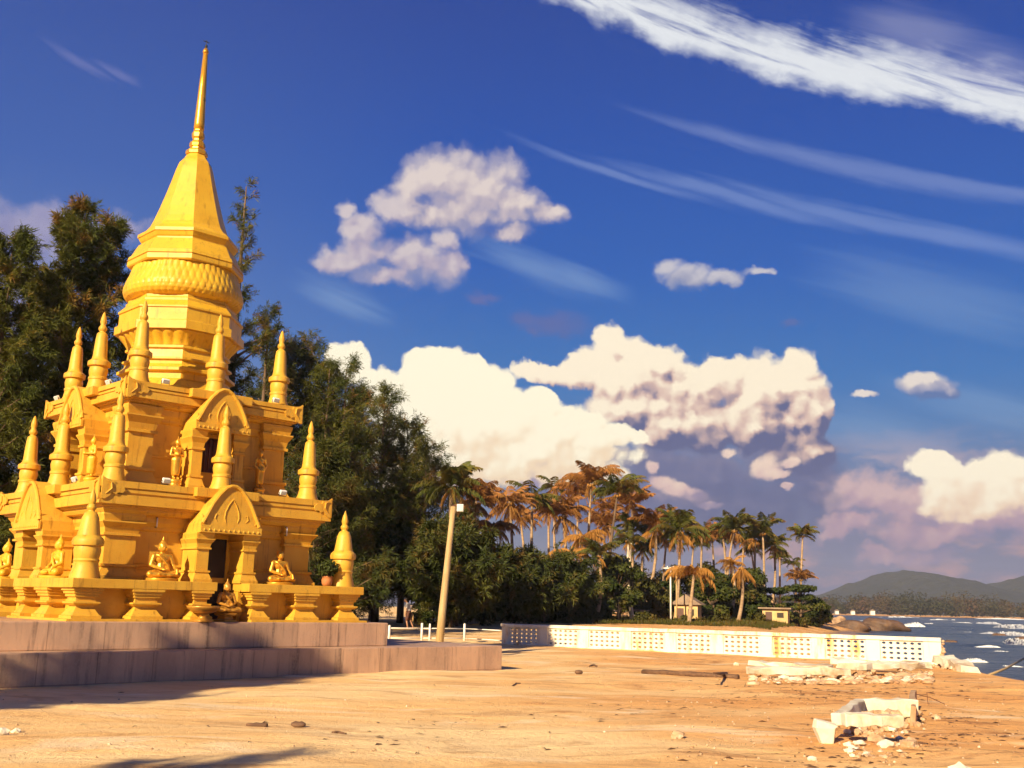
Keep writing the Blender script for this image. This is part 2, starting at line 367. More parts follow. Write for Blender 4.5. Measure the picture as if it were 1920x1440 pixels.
def porch(nm,hw,yw,yf,z0,zb,zt,pw,floorz,gap):
    H_=zt-zb
    arch=[(-1,.17),(-.97,.21),(-.9,.30),(-.80,.44),(-.66,.62),(-.48,.79),(-.28,.93),(-.1,.995),(0,1.0)]
    arch=arch+[(-x,z) for x,z in reversed(arch[:-1])]
    poly=[(-1,0)]+arch+[(1,0)]
    mb=MB(); mb.prism([(x*hw,zb+z*H_) for x,z in poly],yf-.04,yw)
    mb.tube([(x*hw*.95,yf-.05,zb+.02+z*H_*.95) for x,z in arch],.045,8); mb.box(-hw*1.02,hw*1.02,yf-.085,yf-.035,zb,zb+H_*.15)
    td=[(-.17,.22),(-.21,.32),(-.19,.44),(-.11,.58),(0,.70),(.11,.58),(.19,.44),(.21,.32),(.17,.22)]
    mb.tube([(x*hw*1.15,yf-.045,zb+z*H_) for x,z in td],[.006]+[.014]*7+[.006],6)
    for s in(-1,1):
        mb.tube([(s*x*hw,yf-.045,zb+z*H_) for x,z in ((.48,.24),(.56,.30),(.52,.38),(.45,.36))],[.006,.013,.013,.006],6)
        mb.tube([(s*x*hw,yf-.045,zb+z*H_) for x,z in ((.8,.2),(.88,.27),(.97,.36),(.93,.24))],[.015,.022,.015,.006],6)
    for x in np.linspace(-.9,.9,12): mb.lathe([(.0,zb+.03),(.02,zb+.05),(.02,zb+.07),(0,zb+.09)],6,x*hw,yf-.09)
    g=pb(mb,'porch_gable')
    for s in(-1,1):
        mb=MB(); cx=s*(hw-.03-pw); mb.rect(prof([(t,o*.62) for t,o in PIER],z0,zb-.001),pw,(yw-yf)/2-.07,cx,(yf+yw)/2+.01)
        pb(mb,'porch_pillar')
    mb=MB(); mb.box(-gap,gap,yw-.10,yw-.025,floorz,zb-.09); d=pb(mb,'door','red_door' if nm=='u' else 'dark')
    mb=MB()
    if nm=='u':
        for x in np.linspace(-gap+.06,gap-.06,5): mb.box(x-.02,x+.02,yw-.125,yw-.101,floorz+.05,zb-.12)
        pb(mb,'door_slat','red_door',parent=d)
    mb=MB(); mb.box(-gap-.09,-gap-.001,yw-.13,yw-.02,floorz,zb-.09); mb.box(gap+.001,gap+.09,yw-.13,yw-.02,floorz,zb-.09); mb.box(-gap-.09,gap+.09,yw-.13,yw-.02,zb-.089,zb-.002)
    if nm=='u': mb.box(-gap-.05,gap+.05,yw-.14,yw-.02,z0,floorz-.002)
    pb(mb,'door_frame','gold2')
    return g
def porch_both(*a):
    n0=set(pag.children); g=porch(*a)
    for o in [c for c in pag.children if c not in n0]: side_copy(o)
porch_both('l',.735,-2.37,-3.16,ZA,3.0,4.08,.14,1.15,.33)
porch_both('u',.68,-1.84,-2.46,ZB+.02,5.35,6.36,.125,4.45,.27)
# octagonal drum, lotus bands, bell and spire
def octa(p,name,mat='gold2'):
    mb=MB(); mb.lathe([(r,z) for r,z in p],8,ph=R(22.5)); return pb(mb,name,mat)
octa([(1.60,ZC+.002),(1.60,6.45),(1.5,6.52),(1.40,6.66),(1.30,6.72),(1.30,6.86),(1.42,6.90),(1.42,6.97),(1.36,7.0),(1.27,7.08),(1.24,7.17),(1.32,7.19),(1.32,7.24),(1.22,7.26),(1.20,7.45),(1.27,7.48),(1.27,7.54)],'drum_base')
octa([(1.4,7.885),(1.57,7.89),(1.57,8.09),(1.53,8.095),(1.50,8.12),(1.50,8.15),(1.485,8.155),(1.485,8.42),(1.52,8.43),(1.52,8.47),(1.40,8.60),(1.36,8.64),(1.36,8.70),(1.31,8.74),(1.31,8.80)],'drum_band')
octa([(1.25,9.655),(1.40,9.66),(1.43,9.69),(1.43,9.80),(1.40,9.81),(1.40,9.83),(1.43,9.835),(1.40,9.93),(1.36,9.95),(1.2,10.27),(1.14,10.28),(1.14,10.33),(1.17,10.36),(1.22,10.45),(1.245,10.46),(1.245,10.54)],'bell_base')
octa([(1.22,10.541),(1.19,10.58),(1.06,10.68),(.97,10.80),(.90,10.98),(.80,11.28),(.68,11.68),(.57,12.08),(.475,12.45),(.43,12.60),(.40,12.68),(.30,12.80),(.25,12.90)],'bell')
def petals(p,n,rows,amp,name,octo=False):
    # smooth lotus band: overlapping rows of rounded petals raised from the surface
    segs=n*8; nz=rows*12
    zs=[z for _,z in p]; rs=[r for r,_ in p]
    rings=[]
    for j in range(nz+1):
        t=j/nz; z=np.interp(t,np.linspace(0,1,len(p)),zs); r0=np.interp(t,np.linspace(0,1,len(p)),rs)
        ring=[]
        for i in range(segs):
            th=2*math.pi*i/segs; h=0
            for rw in range(rows):
                ph=(th*n/(2*math.pi)+.5*(rw%2))%1-.5
                tt=(t*rows-rw)/1.5+.15
                if 0<tt<1:
                    wdt=.5*math.sqrt(max(0,1-(2*tt-1)**2))**.6
                    if wdt>1e-3 and abs(ph)<wdt: h=max(h,(1-(ph/wdt)**2)*(.55+.45*math.sin(math.pi*tt)))
            rr=r0
            if octo:
                a=(th-R(0))%R(45)-R(22.5); a=th%R(45); a=a-R(45) if a>R(22.5) else a
                rr=r0*math.cos(R(22.5))/math.cos(a)
            ring.append(((rr+amp*h)*math.cos(th),(rr+amp*h)*math.sin(th),z))
        rings.append(ring)
    mb=MB(); mb.loft(rings); return pb(mb,name,'gold2',True)
petals([(1.22,7.541),(1.24,7.6),(1.29,7.68),(1.36,7.76),(1.44,7.84),(1.46,7.884)],32,1,.05,'lower_lotus_band',True)
petals([(1.27,8.801),(1.37,8.86),(1.43,8.94),(1.45,9.04),(1.435,9.15),(1.39,9.28),(1.34,9.42),(1.30,9.54),(1.275,9.654)],54,4,.022,'lotus_band')
mb=MB(); mb.lathe([(.24,12.901),(.28,12.92),(.285,12.99),(.26,13.04),(.17,13.08),(.17,13.12),(.20,13.15),(.205,13.22),(.185,13.28),(.13,13.32),(.13,13.36),(.16,13.42),(.165,13.52),(.13,13.60),(.13,13.62)],8,ph=R(22.5)); pb(mb,'spire_rings','gilt')
mb=MB(); mb.lathe([(.13,13.621),(.135,13.8),(.12,14.2),(.095,14.9),(.06,15.84)],12); pb(mb,'spire_needle','gilt',True)
mb=MB(); mb.lathe([(.055,15.841),(.078,15.86),(.078,15.90),(.065,15.95),(.03,16.0),(.0,16.02)],12); pb(mb,'spire_bulb','gilt',True)
mb=MB(); mb.lathe([(.0,15.99),(.03,16.01),(.042,16.05),(.03,16.09),(.008,16.1),(.008,16.25),(0,16.26)],10); mb.tube([(-.10,0,16.21),(-.05,0,16.18),(0,0,16.2),(.05,0,16.18),(.1,0,16.22)],[.006,.014,.008,.014,.006],6); mb.tube([(0,0,16.2),(0,.05,16.23)],.01,5)
pb(mb,'weather_vane','black')
# small spires at the corners and above the porches
SPB=[(.27,0),(.265,.05),(.225,.14),(.20,.28),(.20,.30),(.215,.31),(.215,.36),(.19,.38),(.205,.44),(.215,.52),(.20,.60),(.19,.62),(.255,.635),(.26,.70),(.255,.74),(.21,.77),(.175,.81),(.16,.90),(.155,1.0),(.135,1.3),(.12,1.42),(.10,1.45),(.07,1.47),(.065,1.49),(.095,1.53),(.095,1.58),(.065,1.63),(.055,1.66),(.075,1.72),(.065,1.8),(.03,1.93),(.002,1.975)]
SPA=[(.30,0),(.29,.06),(.255,.18),(.235,.30),(.24,.33),(.255,.35),(.235,.39),(.25,.45),(.265,.55),(.25,.63),(.30,.65),(.31,.73),(.29,.79),(.22,.85),(.195,1.0),(.165,1.2),(.12,1.3),(.07,1.33),(.065,1.35),(.095,1.39),(.095,1.43),(.06,1.48),(.08,1.55),(.06,1.66),(.002,1.82)]
mb=MB(); mb.lathe(SPB,28); spb=mb.build('corner_spire',M['gold'],pag,True)
mb=MB(); mb.lathe(SPA,28); spa=mb.build('corner_spire',M['gold'],pag,True)
def autosm(o):
    me=o.data; me.set_sharp_from_angle(angle=R(38))
autosm(spb); autosm(spa)
spa.location=(-3.11,-3.11,ZA-ZP); copyto(spa,pag,(3.11,-3.11,ZA-ZP))
spb.location=(-2.433,-2.433,ZB-ZP)
for x,y,z in((2.433,-2.433,ZB),(-2.433,2.433,ZB),(0,-2.62,ZB+.013),(-2.62,0,ZB+.013),(-1.815,-1.815,ZC),(1.815,-1.815,ZC),(-1.815,1.815,ZC),(1.815,1.815,ZC),(0,-1.98,ZC+.013),(-1.98,0,ZC+.013)):
    copyto(spb,pag,(x,y,z-ZP))
# ------------------------------------------------------------------ terrace
ter=thing('stone_terrace','two-step terrace clad in stained brown-purple granite under the golden pagoda','terrace',wl(0,0,0),ROT)
mb=MB(); mb.box(-11.,4.08,-3.74,6.,.575,ZP); bevel(mb.build('upper_step',M['terrace'],ter),.02)
mb=MB(); mb.box(-14.,7.23,-4.44,5.2,-.5,.574); bevel(mb.build('lower_step',M['terrace'],ter),.02)
# ------------------------------------------------------------------ statues
def seated(flame=True,earth=True):
    mb=MB()
    for s in(-1,1):
        capsule(mb,(s*.10,0,.11),(s*.36,.17,.09),.115,.085); capsule(mb,(s*.36,.17,.08),(-s*.10,.31,.08),.075,.05); capsule(mb,(-s*.10,.31,.08),(-s*.2,.33,.09),.045,.03)
    ell(mb,(0,0,.14),.19,.15,.12); capsule(mb,(0,0,.16),(0,-.02,.34),.145,.125); ell(mb,(0,-.01,.46),.19,.12,.13)
    capsule(mb,(-.19,0,.54),(.19,0,.54),.07,.07)
    capsule(mb,(-.21,0,.54),(-.29,.03,.31),.065,.05)
    if earth: capsule(mb,(-.29,.03,.31),(-.30,.24,.20),.05,.035); capsule(mb,(-.30,.24,.20),(-.30,.29,.10),.036,.018)
    else: capsule(mb,(-.29,.03,.31),(-.05,.22,.2),.05,.035); ell(mb,(0,.23,.2),.07,.05,.03)
    capsule(mb,(.21,0,.54),(.29,.03,.31),.065,.05); capsule(mb,(.29,.03,.31),(.05,.22,.21),.05,.035); ell(mb,(.0,.24,.2),.08,.05,.028)
    capsule(mb,(0,-.005,.56),(0,0,.66),.06,.055); ell(mb,(0,.01,.74),.098,.108,.125); ell(mb,(0,.115,.735),.018,.022,.03); ell(mb,(0,.10,.685),.035,.02,.012)
    for s in(-1,1): ell(mb,(s*.098,0,.72),.018,.028,.06); ell(mb,(s*.04,.10,.765),.026,.014,.012)
    ell(mb,(0,-.01,.80),.105,.108,.085)
    if flame: ell(mb,(0,-.01,.88),.06,.06,.05); capsule(mb,(0,-.01,.91),(0,-.01,1.03),.028,.008)
    pts=[(.19,-.02,.60),(.12,.10,.54),(0,.145,.42),(-.1,.15,.30),(-.13,.13,.2)]
    for a,b in zip(pts,pts[1:]): capsule(mb,a,b,.034,.034)
    return mb
def standing(pose):
    mb=MB()
    for s in(-1,1):
        capsule(mb,(s*.05,0,.06),(s*.06,0,.26),.035,.045); capsule(mb,(s*.06,0,.26),(s*.065,0,.5),.05,.075); ell(mb,(s*.055,.04,.03),.035,.075,.03)
    mb.lathe([(.10,.10),(.115,.2),(.12,.35),(.125,.5),(.11,.56)],16)
    ell(mb,(0,0,.52),.12,.09,.09); capsule(mb,(0,0,.54),(0,0,.66),.09,.085); ell(mb,(0,0,.73),.115,.08,.09); capsule(mb,(-.12,0,.79),(.12,0,.79),.042,.042)
    capsule(mb,(-.135,0,.79),(-.175,.01,.61),.04,.032); capsule(mb,(.135,0,.79),(.175,.01,.61),.04,.032)
    if pose=='cross': capsule(mb,(-.175,.01,.61),(-.02,.11,.64),.033,.024); capsule(mb,(.175,.01,.61),(.02,.12,.62),.033,.024); ell(mb,(0,.12,.63),.05,.03,.03)
    elif pose=='bowl': capsule(mb,(-.175,.01,.61),(-.05,.19,.60),.033,.024); capsule(mb,(.175,.01,.61),(.05,.19,.60),.033,.024); ell(mb,(0,.2,.61),.07,.06,.05)
    else: capsule(mb,(-.175,.01,.61),(-.07,.10,.47),.033,.024); capsule(mb,(.175,.01,.61),(.07,.10,.47),.033,.024); ell(mb,(0,.11,.46),.06,.03,.035)
    capsule(mb,(0,0,.82),(0,0,.88),.035,.033); ell(mb,(0,.005,.935),.058,.065,.075); ell(mb,(0,.07,.93),.012,.014,.018)
    for s in(-1,1): ell(mb,(s*.058,0,.92),.011,.017,.035)
    ell(mb,(0,-.005,.97),.062,.066,.05); ell(mb,(0,0,1.02),.035,.035,.03); capsule(mb,(0,0,1.03),(0,0,1.13),.018,.005)
    pts=[(.12,-.01,.83),(.08,.07,.76),(0,.085,.66),(-.08,.08,.56)]
    for a,b in zip(pts,pts[1:]): capsule(mb,a,b,.024,.024)
    return mb
def upx(px,v,z,axis='v'):
    # u on the plane v (front) or v on the plane u (left) whose picture column is px
    lo,hi=-6.,6.
    def col(t):
        p=wl(t,v,z) if axis=='v' else wl(v,t,z)
        d=np.array([p.x,p.y,p.z-H]); yc=d[1]*math.cos(PITCH)+d[2]*math.sin(PITCH); zc=-d[1]*math.sin(PITCH)+d[2]*math.cos(PITCH)
        X=F*d[0]/yc;Y=-F*zc/yc; return 960+math.cos(ROLL)*X-math.sin(ROLL)*Y
    inc=col(hi)>col(lo)
    for _ in range(40):
        m=(lo+hi)/2
        if (col(m)<px)==inc: lo=m
        else: hi=m
    return lo
def statue(name,label,mb,u,v,z,rz,sc,mat,base,vox=.014,group=None):
    t=thing(name,label,'statue',wl(u,v,z),ROT+rz+math.pi,group)
    b=voxel('figure',mb,mat,vox,t); bb=MB(); bb.lathe(base[0],base[1]); bb.build('pedestal',mat,t,base[1]>8)
    h=base[0][-1][1]; b.location.z=h-.005; t.scale=(sc,sc,sc); return t
low=([(.40,0),(.42,.02),(.40,.04),(.42,.05),(.38,.07)],24)
tall=([(.20,0),(.20,.05),(.155,.08),(.14,.14),(.165,.17),(.17,.21),(.13,.24)],24)
zl=ZA+.002
g='seated gilt statues on the pagoda ledge'
statue('seated_statue','seated gilt statue with pointed crown on the front ledge left of the lower doorway',seated(),upx(302,-2.92,2.2),-2.92,zl,0,.86,M['gilt'],low,group=g)
statue('seated_statue','seated gilt monk statue with bare round head, on the ledge right of the doorway',seated(False),upx(523,-2.92,2.2),-2.92,zl,0,.82,M['gilt'],low,group=g)
statue('seated_statue','seated pale gold statue on the left-hand ledge, just behind the nearest big corner spire',seated(),-3.0,upx(108,-3.0,2.2,'u'),zl,-math.pi/2,.86,M['gold2'],low,group=g)
statue('seated_statue','seated pale gold statue half cut off by the left edge of the photo',seated(),-3.0,upx(10,-3.0,2.2,'u'),zl,-math.pi/2,.86,M['gold2'],low,group=g)
g='standing gilt statues on the first roof'
zb2=ZB+.002
statue('standing_statue','standing gilt statue with arms crossed, on the first roof left of the upper doorway',standing('cross'),upx(330,-2.25,4.5),-2.25,zb2,0,.88,M['gilt'],tall,group=g)
statue('standing_statue','standing gilt statue with lowered hands, on the first roof right of the upper doorway',standing('low'),upx(487,-2.25,4.5),-2.25,zb2,0,.88,M['gilt'],tall,group=g)
statue('standing_statue','standing pale statue holding out a bowl, on the left side of the first roof',standing('bowl'),-2.3,upx(172,-2.3,4.5,'u'),zb2,-math.pi/2,.88,M['gold2'],tall,group=g)
ent=statue('seated_statue','dark bronze seated statue on a footed base on the terrace at the lower doorway',seated(True,False),upx(424,-3.30,1.5),-3.30,ZP+.002,0,.72,M['bronze'],([(.38,0),(.38,.05),(.27,.08),(.24,.16),(.36,.19),(.38,.24),(.34,.26)],6))
u=upx(378,-3.95+.4,1.3)
t=thing('offering_bowl','wide dull gold offering bowl on a stand beside the dark doorway statue','bowl',wl(u,-3.62,ZP+.002),ROT)
mb=MB(); mb.lathe([(.12,.17),(.24,.2),(.33,.27),(.36,.33),(.33,.33),(.2,.25),(.0,.23)],28); mb.build('bowl',M['bronze'],t,True)
mb=MB(); mb.lathe([(.2,0),(.2,.03),(.10,.06),(.08,.12),(.13,.169)],24); mb.build('stand',M['bronze'],t,True)
# ------------------------------------------------------------------ floodlights and tube lamps on the pagoda
def flood(label,u,v,z,rz):
    t=thing('floodlight',label,'floodlight',wl(u,v,z),ROT+rz,'floodlights on the pagoda cornices'); t.scale=(.78,.78,.78)
    mb=MB(); mb.box(-.11,.11,-.05,.05,.06,.2)
    mb.v=[(x,y*math.cos(.5)-(z-.13)*math.sin(.5),.13+y*math.sin(.5)+(z-.13)*math.cos(.5)) for x,y,z in mb.v]; h=bevel(mb.build('housing',M['white'],t),.015)
    mb=MB(); mb.box(-.09,.09,-.058,-.051,.075,.185); mb.v=[(x,y*math.cos(.5)-(z-.13)*math.sin(.5),.13+y*math.sin(.5)+(z-.13)*math.cos(.5)) for x,y,z in mb.v]; mb.build('lens',M['glass'],t)
    mb=MB(); mb.tube([(-.12,0,.14),(-.12,0,.02),(.12,0,.02),(.12,0,.14)],.012,6); mb.box(-.04,.04,-.03,.03,0,.02); mb.build('bracket',M['black'],t)
flood('white floodlight on the lower cornice below the crossed-arm statue',upx(312,-2.8,4.0),-2.78,ZB+.003,0)
flood('white floodlight on the lower cornice below the statue with lowered hands',upx(531,-2.8,4.0),-2.78,ZB+.003,0)
flood('white floodlight on the left-hand lower cornice below the bowl-holding statue',-2.78,upx(139,-2.78,4.0,'u'),ZB+.003,-math.pi/2)
flood('white floodlight on the upper cornice between the nearest corner spire and the middle spire',upx(310,-2.15,6.3),-2.15,ZC+.003,0)
flood('white floodlight on the upper cornice under the right-hand corner spire',upx(517,-2.15,6.3),-2.15,ZC+.003,0)
flood('white floodlight on the left-hand upper cornice nearest the octagonal drum',-2.15,upx(203,-2.15,6.3,'u'),ZC+.003,-math.pi/2)
flood('white floodlight on the far end of the left-hand upper cornice',-2.15,upx(106,-2.15,6.3,'u'),ZC+.003,-math.pi/2)
for lab,px in(('short white tube lamp on the front wall above the crowned seated statue',298),('short white tube lamp on the front corner pier above the monk statue',534)):
    uu=upx(px,-2.6,3.2); vv=-2.49 if px<400 else -2.66
    t=thing('tube_lamp',lab,'lamp',wl(uu,vv,3.08),ROT,'tube lamps on the pagoda walls')
    mb=MB(); mb.tube([(0,-.03,0),(0,-.03,.2)],.016,8); mb.build('tube',M['white'],t,True)
    for zz in(-.01,.19): mb=MB(); mb.box(-.02,.02,-.012,.03,zz,zz+.022); mb.build('holder',M['black'],t)
# ------------------------------------------------------------------ ground, sea, hills
rng=random.Random(7); nr=np.random.default_rng(7)
SEA=-.72
SH=np.array([(11,-400),(12,-20),(13.6,14),(15.6,26),(16.6,33.5),(16.3,38),(19,55),(26,85),(37,112),(43,124),(45,133),(40,146),(25,165),(-10,190),(-120,260),(-700,500)],float)
def shore_d(x,y):
    # signed distance to the waterline, positive on land
    best=np.full(x.shape,1e9); sg=np.ones(x.shape)
    for a,b in zip(SH[:-1],SH[1:]):
        d=b-a; L=d@d; t=np.clip(((x-a[0])*d[0]+(y-a[1])*d[1])/L,0,1)
        qx=x-(a[0]+t*d[0]); qy=y-(a[1]+t*d[1]); dist=np.hypot(qx,qy)
        cr=d[0]*(y-a[1])-d[1]*(x-a[0])
        m=dist<best-1e-9; best=np.where(m,dist,best); sg=np.where(m,np.sign(cr),sg)
    return best*sg
def vnoise(x,y,s,seed):
    g=np.random.default_rng(seed).random((256,256)); x=x/s; y=y/s
    i=np.floor(x).astype(int); j=np.floor(y).astype(int); fx=x-i; fy=y-j; fx=fx*fx*(3-2*fx); fy=fy*fy*(3-2*fy)
    q=lambda a,b:g[a%256,b%256]
    return (q(i,j)*(1-fx)+q(i+1,j)*fx)*(1-fy)+(q(i,j+1)*(1-fx)+q(i+1,j+1)*fx)*fy-.5
def ground_z(x,y):
    x=np.asarray(x,float); y=np.asarray(y,float)
    d=shore_d(x,y)
    z=np.interp(y,[0,40,55,95,140],[0,0.02,.12,.5,.75])
    z=z+ (vnoise(x,y,3.1,1)*.10+vnoise(x+7,y*1.7,1.1,2)*.045+vnoise(x,y,.45,3)*.022)*np.clip((y-2)/8,.3,1)*np.interp(d,[0,3],[.4,1])
    z=z+np.clip((y-60)/60,0,1)*vnoise(x,y,14,5)*.5
    k=np.clip(d/np.interp(y,[0,40,80,120],[3.2,3.,7,8]),-8,1)
    low=np.where(k<0,SEA-.02+k*.8,SEA-.02+(-SEA+.02)*(k*k*(3-2*k)))
    return np.where(d>0,low+ (z)*np.clip(k,0,1),low)
def gz(x,y): return float(ground_z(np.array([x]),np.array([y]))[0])
def grid(name,xs,ys,zf,mat,smooth=True):
    X,Y=np.meshgrid(xs,ys); Z=zf(X,Y); V=np.stack([X,Y,Z],-1).reshape(-1,3).astype(np.float32)
    nx,ny=len(xs),len(ys); i=np.arange(nx*ny).reshape(ny,nx)
    Fq=np.stack([i[:-1,:-1],i[:-1,1:],i[1:,1:],i[1:,:-1]],-1).reshape(-1,4).astype(np.int32)
    me=bpy.data.meshes.new(name); me.vertices.add(len(V)); me.vertices.foreach_set('co',V.ravel())
    me.loops.add(Fq.size); me.loops.foreach_set('vertex_index',Fq.ravel()); me.polygons.add(len(Fq)); me.polygons.foreach_set('loop_start',np.arange(0,Fq.size,4,dtype=np.int32))
    me.update(calc_edges=True); return link(name,me,mat,None,smooth)
ar=np.arange
xs=np.concatenate([ar(-700,-60,40),ar(-60,-14,2.),ar(-14,20,.18),ar(20,60,1.),ar(60,420,30.)])
ys=np.concatenate([ar(-120,-10,10),ar(-10,6,1),ar(6,46,.2),ar(46,170,1.),ar(170,560,20.)])
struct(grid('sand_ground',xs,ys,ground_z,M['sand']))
def sea_z(x,y):
    a=np.clip((y-30)/60,.3,1)*1.5
    return SEA+.10*a*np.sin(.55*y+.16*x+3*vnoise(x,y,30,11)*2)+.16*a*vnoise(x,y*1.6,6,12)+.07*vnoise(x,y,1.7,13)
xs=np.concatenate([ar(9,60,.4),ar(60,200,1.5),ar(200,1930,30.)]); ys=np.concatenate([ar(-300,20,20),ar(20,80,.4),ar(80,260,1.4),ar(260,800,10),ar(800,2480,60)])
sea=struct(grid('sea',xs,ys,sea_z,M['sea']))
# breaking crests: low rolls of white water lying on the sea
fm=MB()
def crest(px0,px1,py0,py1,wid,ht,seed):
    n=170; rings=[]; g=np.random.default_rng(seed); ph=g.uniform(0,50)
    for i in range(n+1):
        t=i/n; p=gp(px0+(px1-px0)*t,py0+(py1-py0)*t,SEA); nz=lambda s,o:float(vnoise(np.array([p[0]+ph+o]),np.array([ph*1.7+o]),s,77)[0])*2
        e=max(.03,math.sin(math.pi*t)**.6*(.65+.6*nz(4,0)+.45*nz(.8,5)))
        y0=p[1]+nz(6,9)*wid*.45
        ring=[]
        for k in range(11):
            a=math.pi*k/10; rr=1+.35*g.normal()*.5
            ring.append((p[0],y0-math.cos(a)*wid*.6*e*(rr if 0<k<10 else 1.2),SEA-.10+(.14+ht*1.7)*max(0,math.sin(a))**.8*e*rr))
        rings.append(ring)
    fm.loft(rings,closed=False,cap=False)
for i,a in enumerate([(1800,1935,1185,1199,2.2,.40),(1830,1935,1169,1175,4,.42),(1770,1860,1167,1170,3,.16),(1878,1935,1206,1213,1.4,.26),(1690,1740,1175.5,1176.5,2.2,.24),(1855,1935,1177,1181,2.4,.30),(1830,1935,1160,1163,7,.45),(1740,1800,1162.5,1163.5,4,.2),(1650,1725,1157.3,1158.3,9,.4),(1600,1650,1164,1165,3,.12),(1860,1930,1190.5,1194,1.5,.18),(1845,1915,1223,1227,.6,.06),(1795,1860,1241,1244,.4,.05),(1870,1930,1247,1251,.4,.05),(1825,1880,1212,1214,.8,.08),(1720,1775,1170.5,1171,2,.14)]): crest(*a,i)
struct(fm.build('sea_foam',M['foam'],None,True),'stuff')
# far shore: low wooded coast and hills
def hill_z(x,y):
    pr=np.interp(x,[-900,-200,300,480,534,570,606,641,680,715,750,779,810,835,860,910,1000,1200,1500],[0,4,10,22,34,46,60,72,73,63,52,44,54,66,72,86,100,110,90])
    w=np.exp(-((y-1750)/330)**2)
    return -4+pr*w*(1+.25*vnoise(x,y,120,21)+.12*vnoise(x,y,40,22))+6*vnoise(x,y,18,23)*w*(pr>12)
xs=ar(-500,1900,14.); ys=ar(900,2500,16.)
struct(grid('hills',xs,ys,hill_z,M['hill']))
xs=ar(-60,900,12.); ys=np.concatenate([ar(600,760,8.),ar(760,1100,30.)])
struct(grid('far_beach',xs,ys,lambda x,y:np.clip((y-(643+.12*x+8*vnoise(x,y,60,31)))*.05,-3,-.15),M['sand']))
# ------------------------------------------------------------------ beach railing (pierced balustrade wall)
RR=np.array([13.864,35.263]); RL=np.array([-.066,44.188]); L=float(np.linalg.norm(RL-RR)); ra=math.atan2(*(RL-RR)[::-1])
rail=thing('balustrade_wall','long white balustrade wall pierced by rows of holes, stained orange, broken at its sea end','wall',(RR[0],RR[1],0),ra)
HH=.84; PL=L/9
def pierced(x0,x1,z0,z1,cols,rows,th,mb):
    cw=(x1-x0)/cols; ch=(z1-z0)/rows; N=12
    for i in range(cols):
        for j in range(rows):
            a,b=x0+i*cw,x0+(i+1)*cw; c,d=z0+j*ch,z0+(j+1)*ch; mx,mz=(a+b)/2,(c+d)/2
            ex,ez=cw*.30,ch*.27
            vs=[];fs=[]
            for y in(-th,th):
                for k in range(N):
                    t=2*math.pi*(k+.5)/N; cx,sx=math.cos(t),math.sin(t)
                    q=max(abs(cx)/(cw/2),abs(sx)/(ch/2)); vs.append((mx+cx/q,y,mz+sx/q))
                for k in range(N):
                    t=2*math.pi*(k+.5)/N; vs.append((mx+ex*math.cos(t),y,mz+ez*math.sin(t)))
            for k in range(N):
                l=(k+1)%N
                fs.append((k,l,N+l,N+k)); fs.append((2*N+k,3*N+k,3*N+l,2*N+l)); fs.append((N+k,N+l,3*N+l,3*N+k))
            # corner fillers
            o=len(vs)
            for y in(-th,th): vs+=[(a,y,c),(b,y,c),(b,y,d),(a,y,d)]
            for cc,(px_,pz_) in enumerate(((a,c),(b,c),(b,d),(a,d))):
                near=sorted(range(N),key=lambda k:(vs[k][0]-px_)**2+(vs[k][2]-pz_)**2)[:2]
                fs.append((near[0],near[1],o+cc)); fs.append((2*N+near[0],2*N+near[1],o+4+cc))
            mb.add(vs,fs)
for i in range(9):
    x0=i*PL
    mb=MB(); pierced(x0+.24,x0+PL-.24,.06,HH-.14,6,4,.05,mb)
    mb.build('pierced_panel',M['railwhite'],rail)
for i in range(10):
    mb=MB(); x=i*PL; w=.235
    a,b=(x-w,x+w) if 0<i<9 else ((x-.33,x+w) if i==0 else (x-w,x+.12))
    mb.box(a+.001,b-.001,-.085,.085,-.3,HH-.125); bevel(mb.build('pier',M['railwhite'],rail),.02)
mb=MB(); n=36
rings=[]
for i in range(n+1):
    x=-.33+(L+.47)*i/n; dz=rng.uniform(-.006,.006)
    rings.append([(x,-.13,HH-.124+dz),(x,.13,HH-.124+dz),(x,.13,HH-.02+dz),(x,.09,HH+dz),(x,-.09,HH+dz),(x,-.13,HH-.02+dz)])
mb.loft(rings); mb.build('coping',M['railwhite'],rail)
mb=MB(); mb.box(-.3,L,-.10,.10,-.35,.059); mb.build('footing',M['railwhite'],rail)
for i in (2,4,6,9):
    x=i*PL-.28 if i<9 else i*PL+.02
    if i in(2,4,6): 
        mb=MB(); mb.tube([(x,-.09,.52),(x-.02,-.12,.48),(x,-.13,.42),(x+.02,-.11,.38)],[.015,.018,.018,.012],6); mb.build('iron_ring',M['rust'],rail)
mb=MB()
for k in range(9): mb.rock((-.35+rng.uniform(-.05,.03),rng.uniform(-.09,.09),.05+k*.085),rng.uniform(.05,.09),rng)
mb.build('broken_edge',M['rubble'],rail)
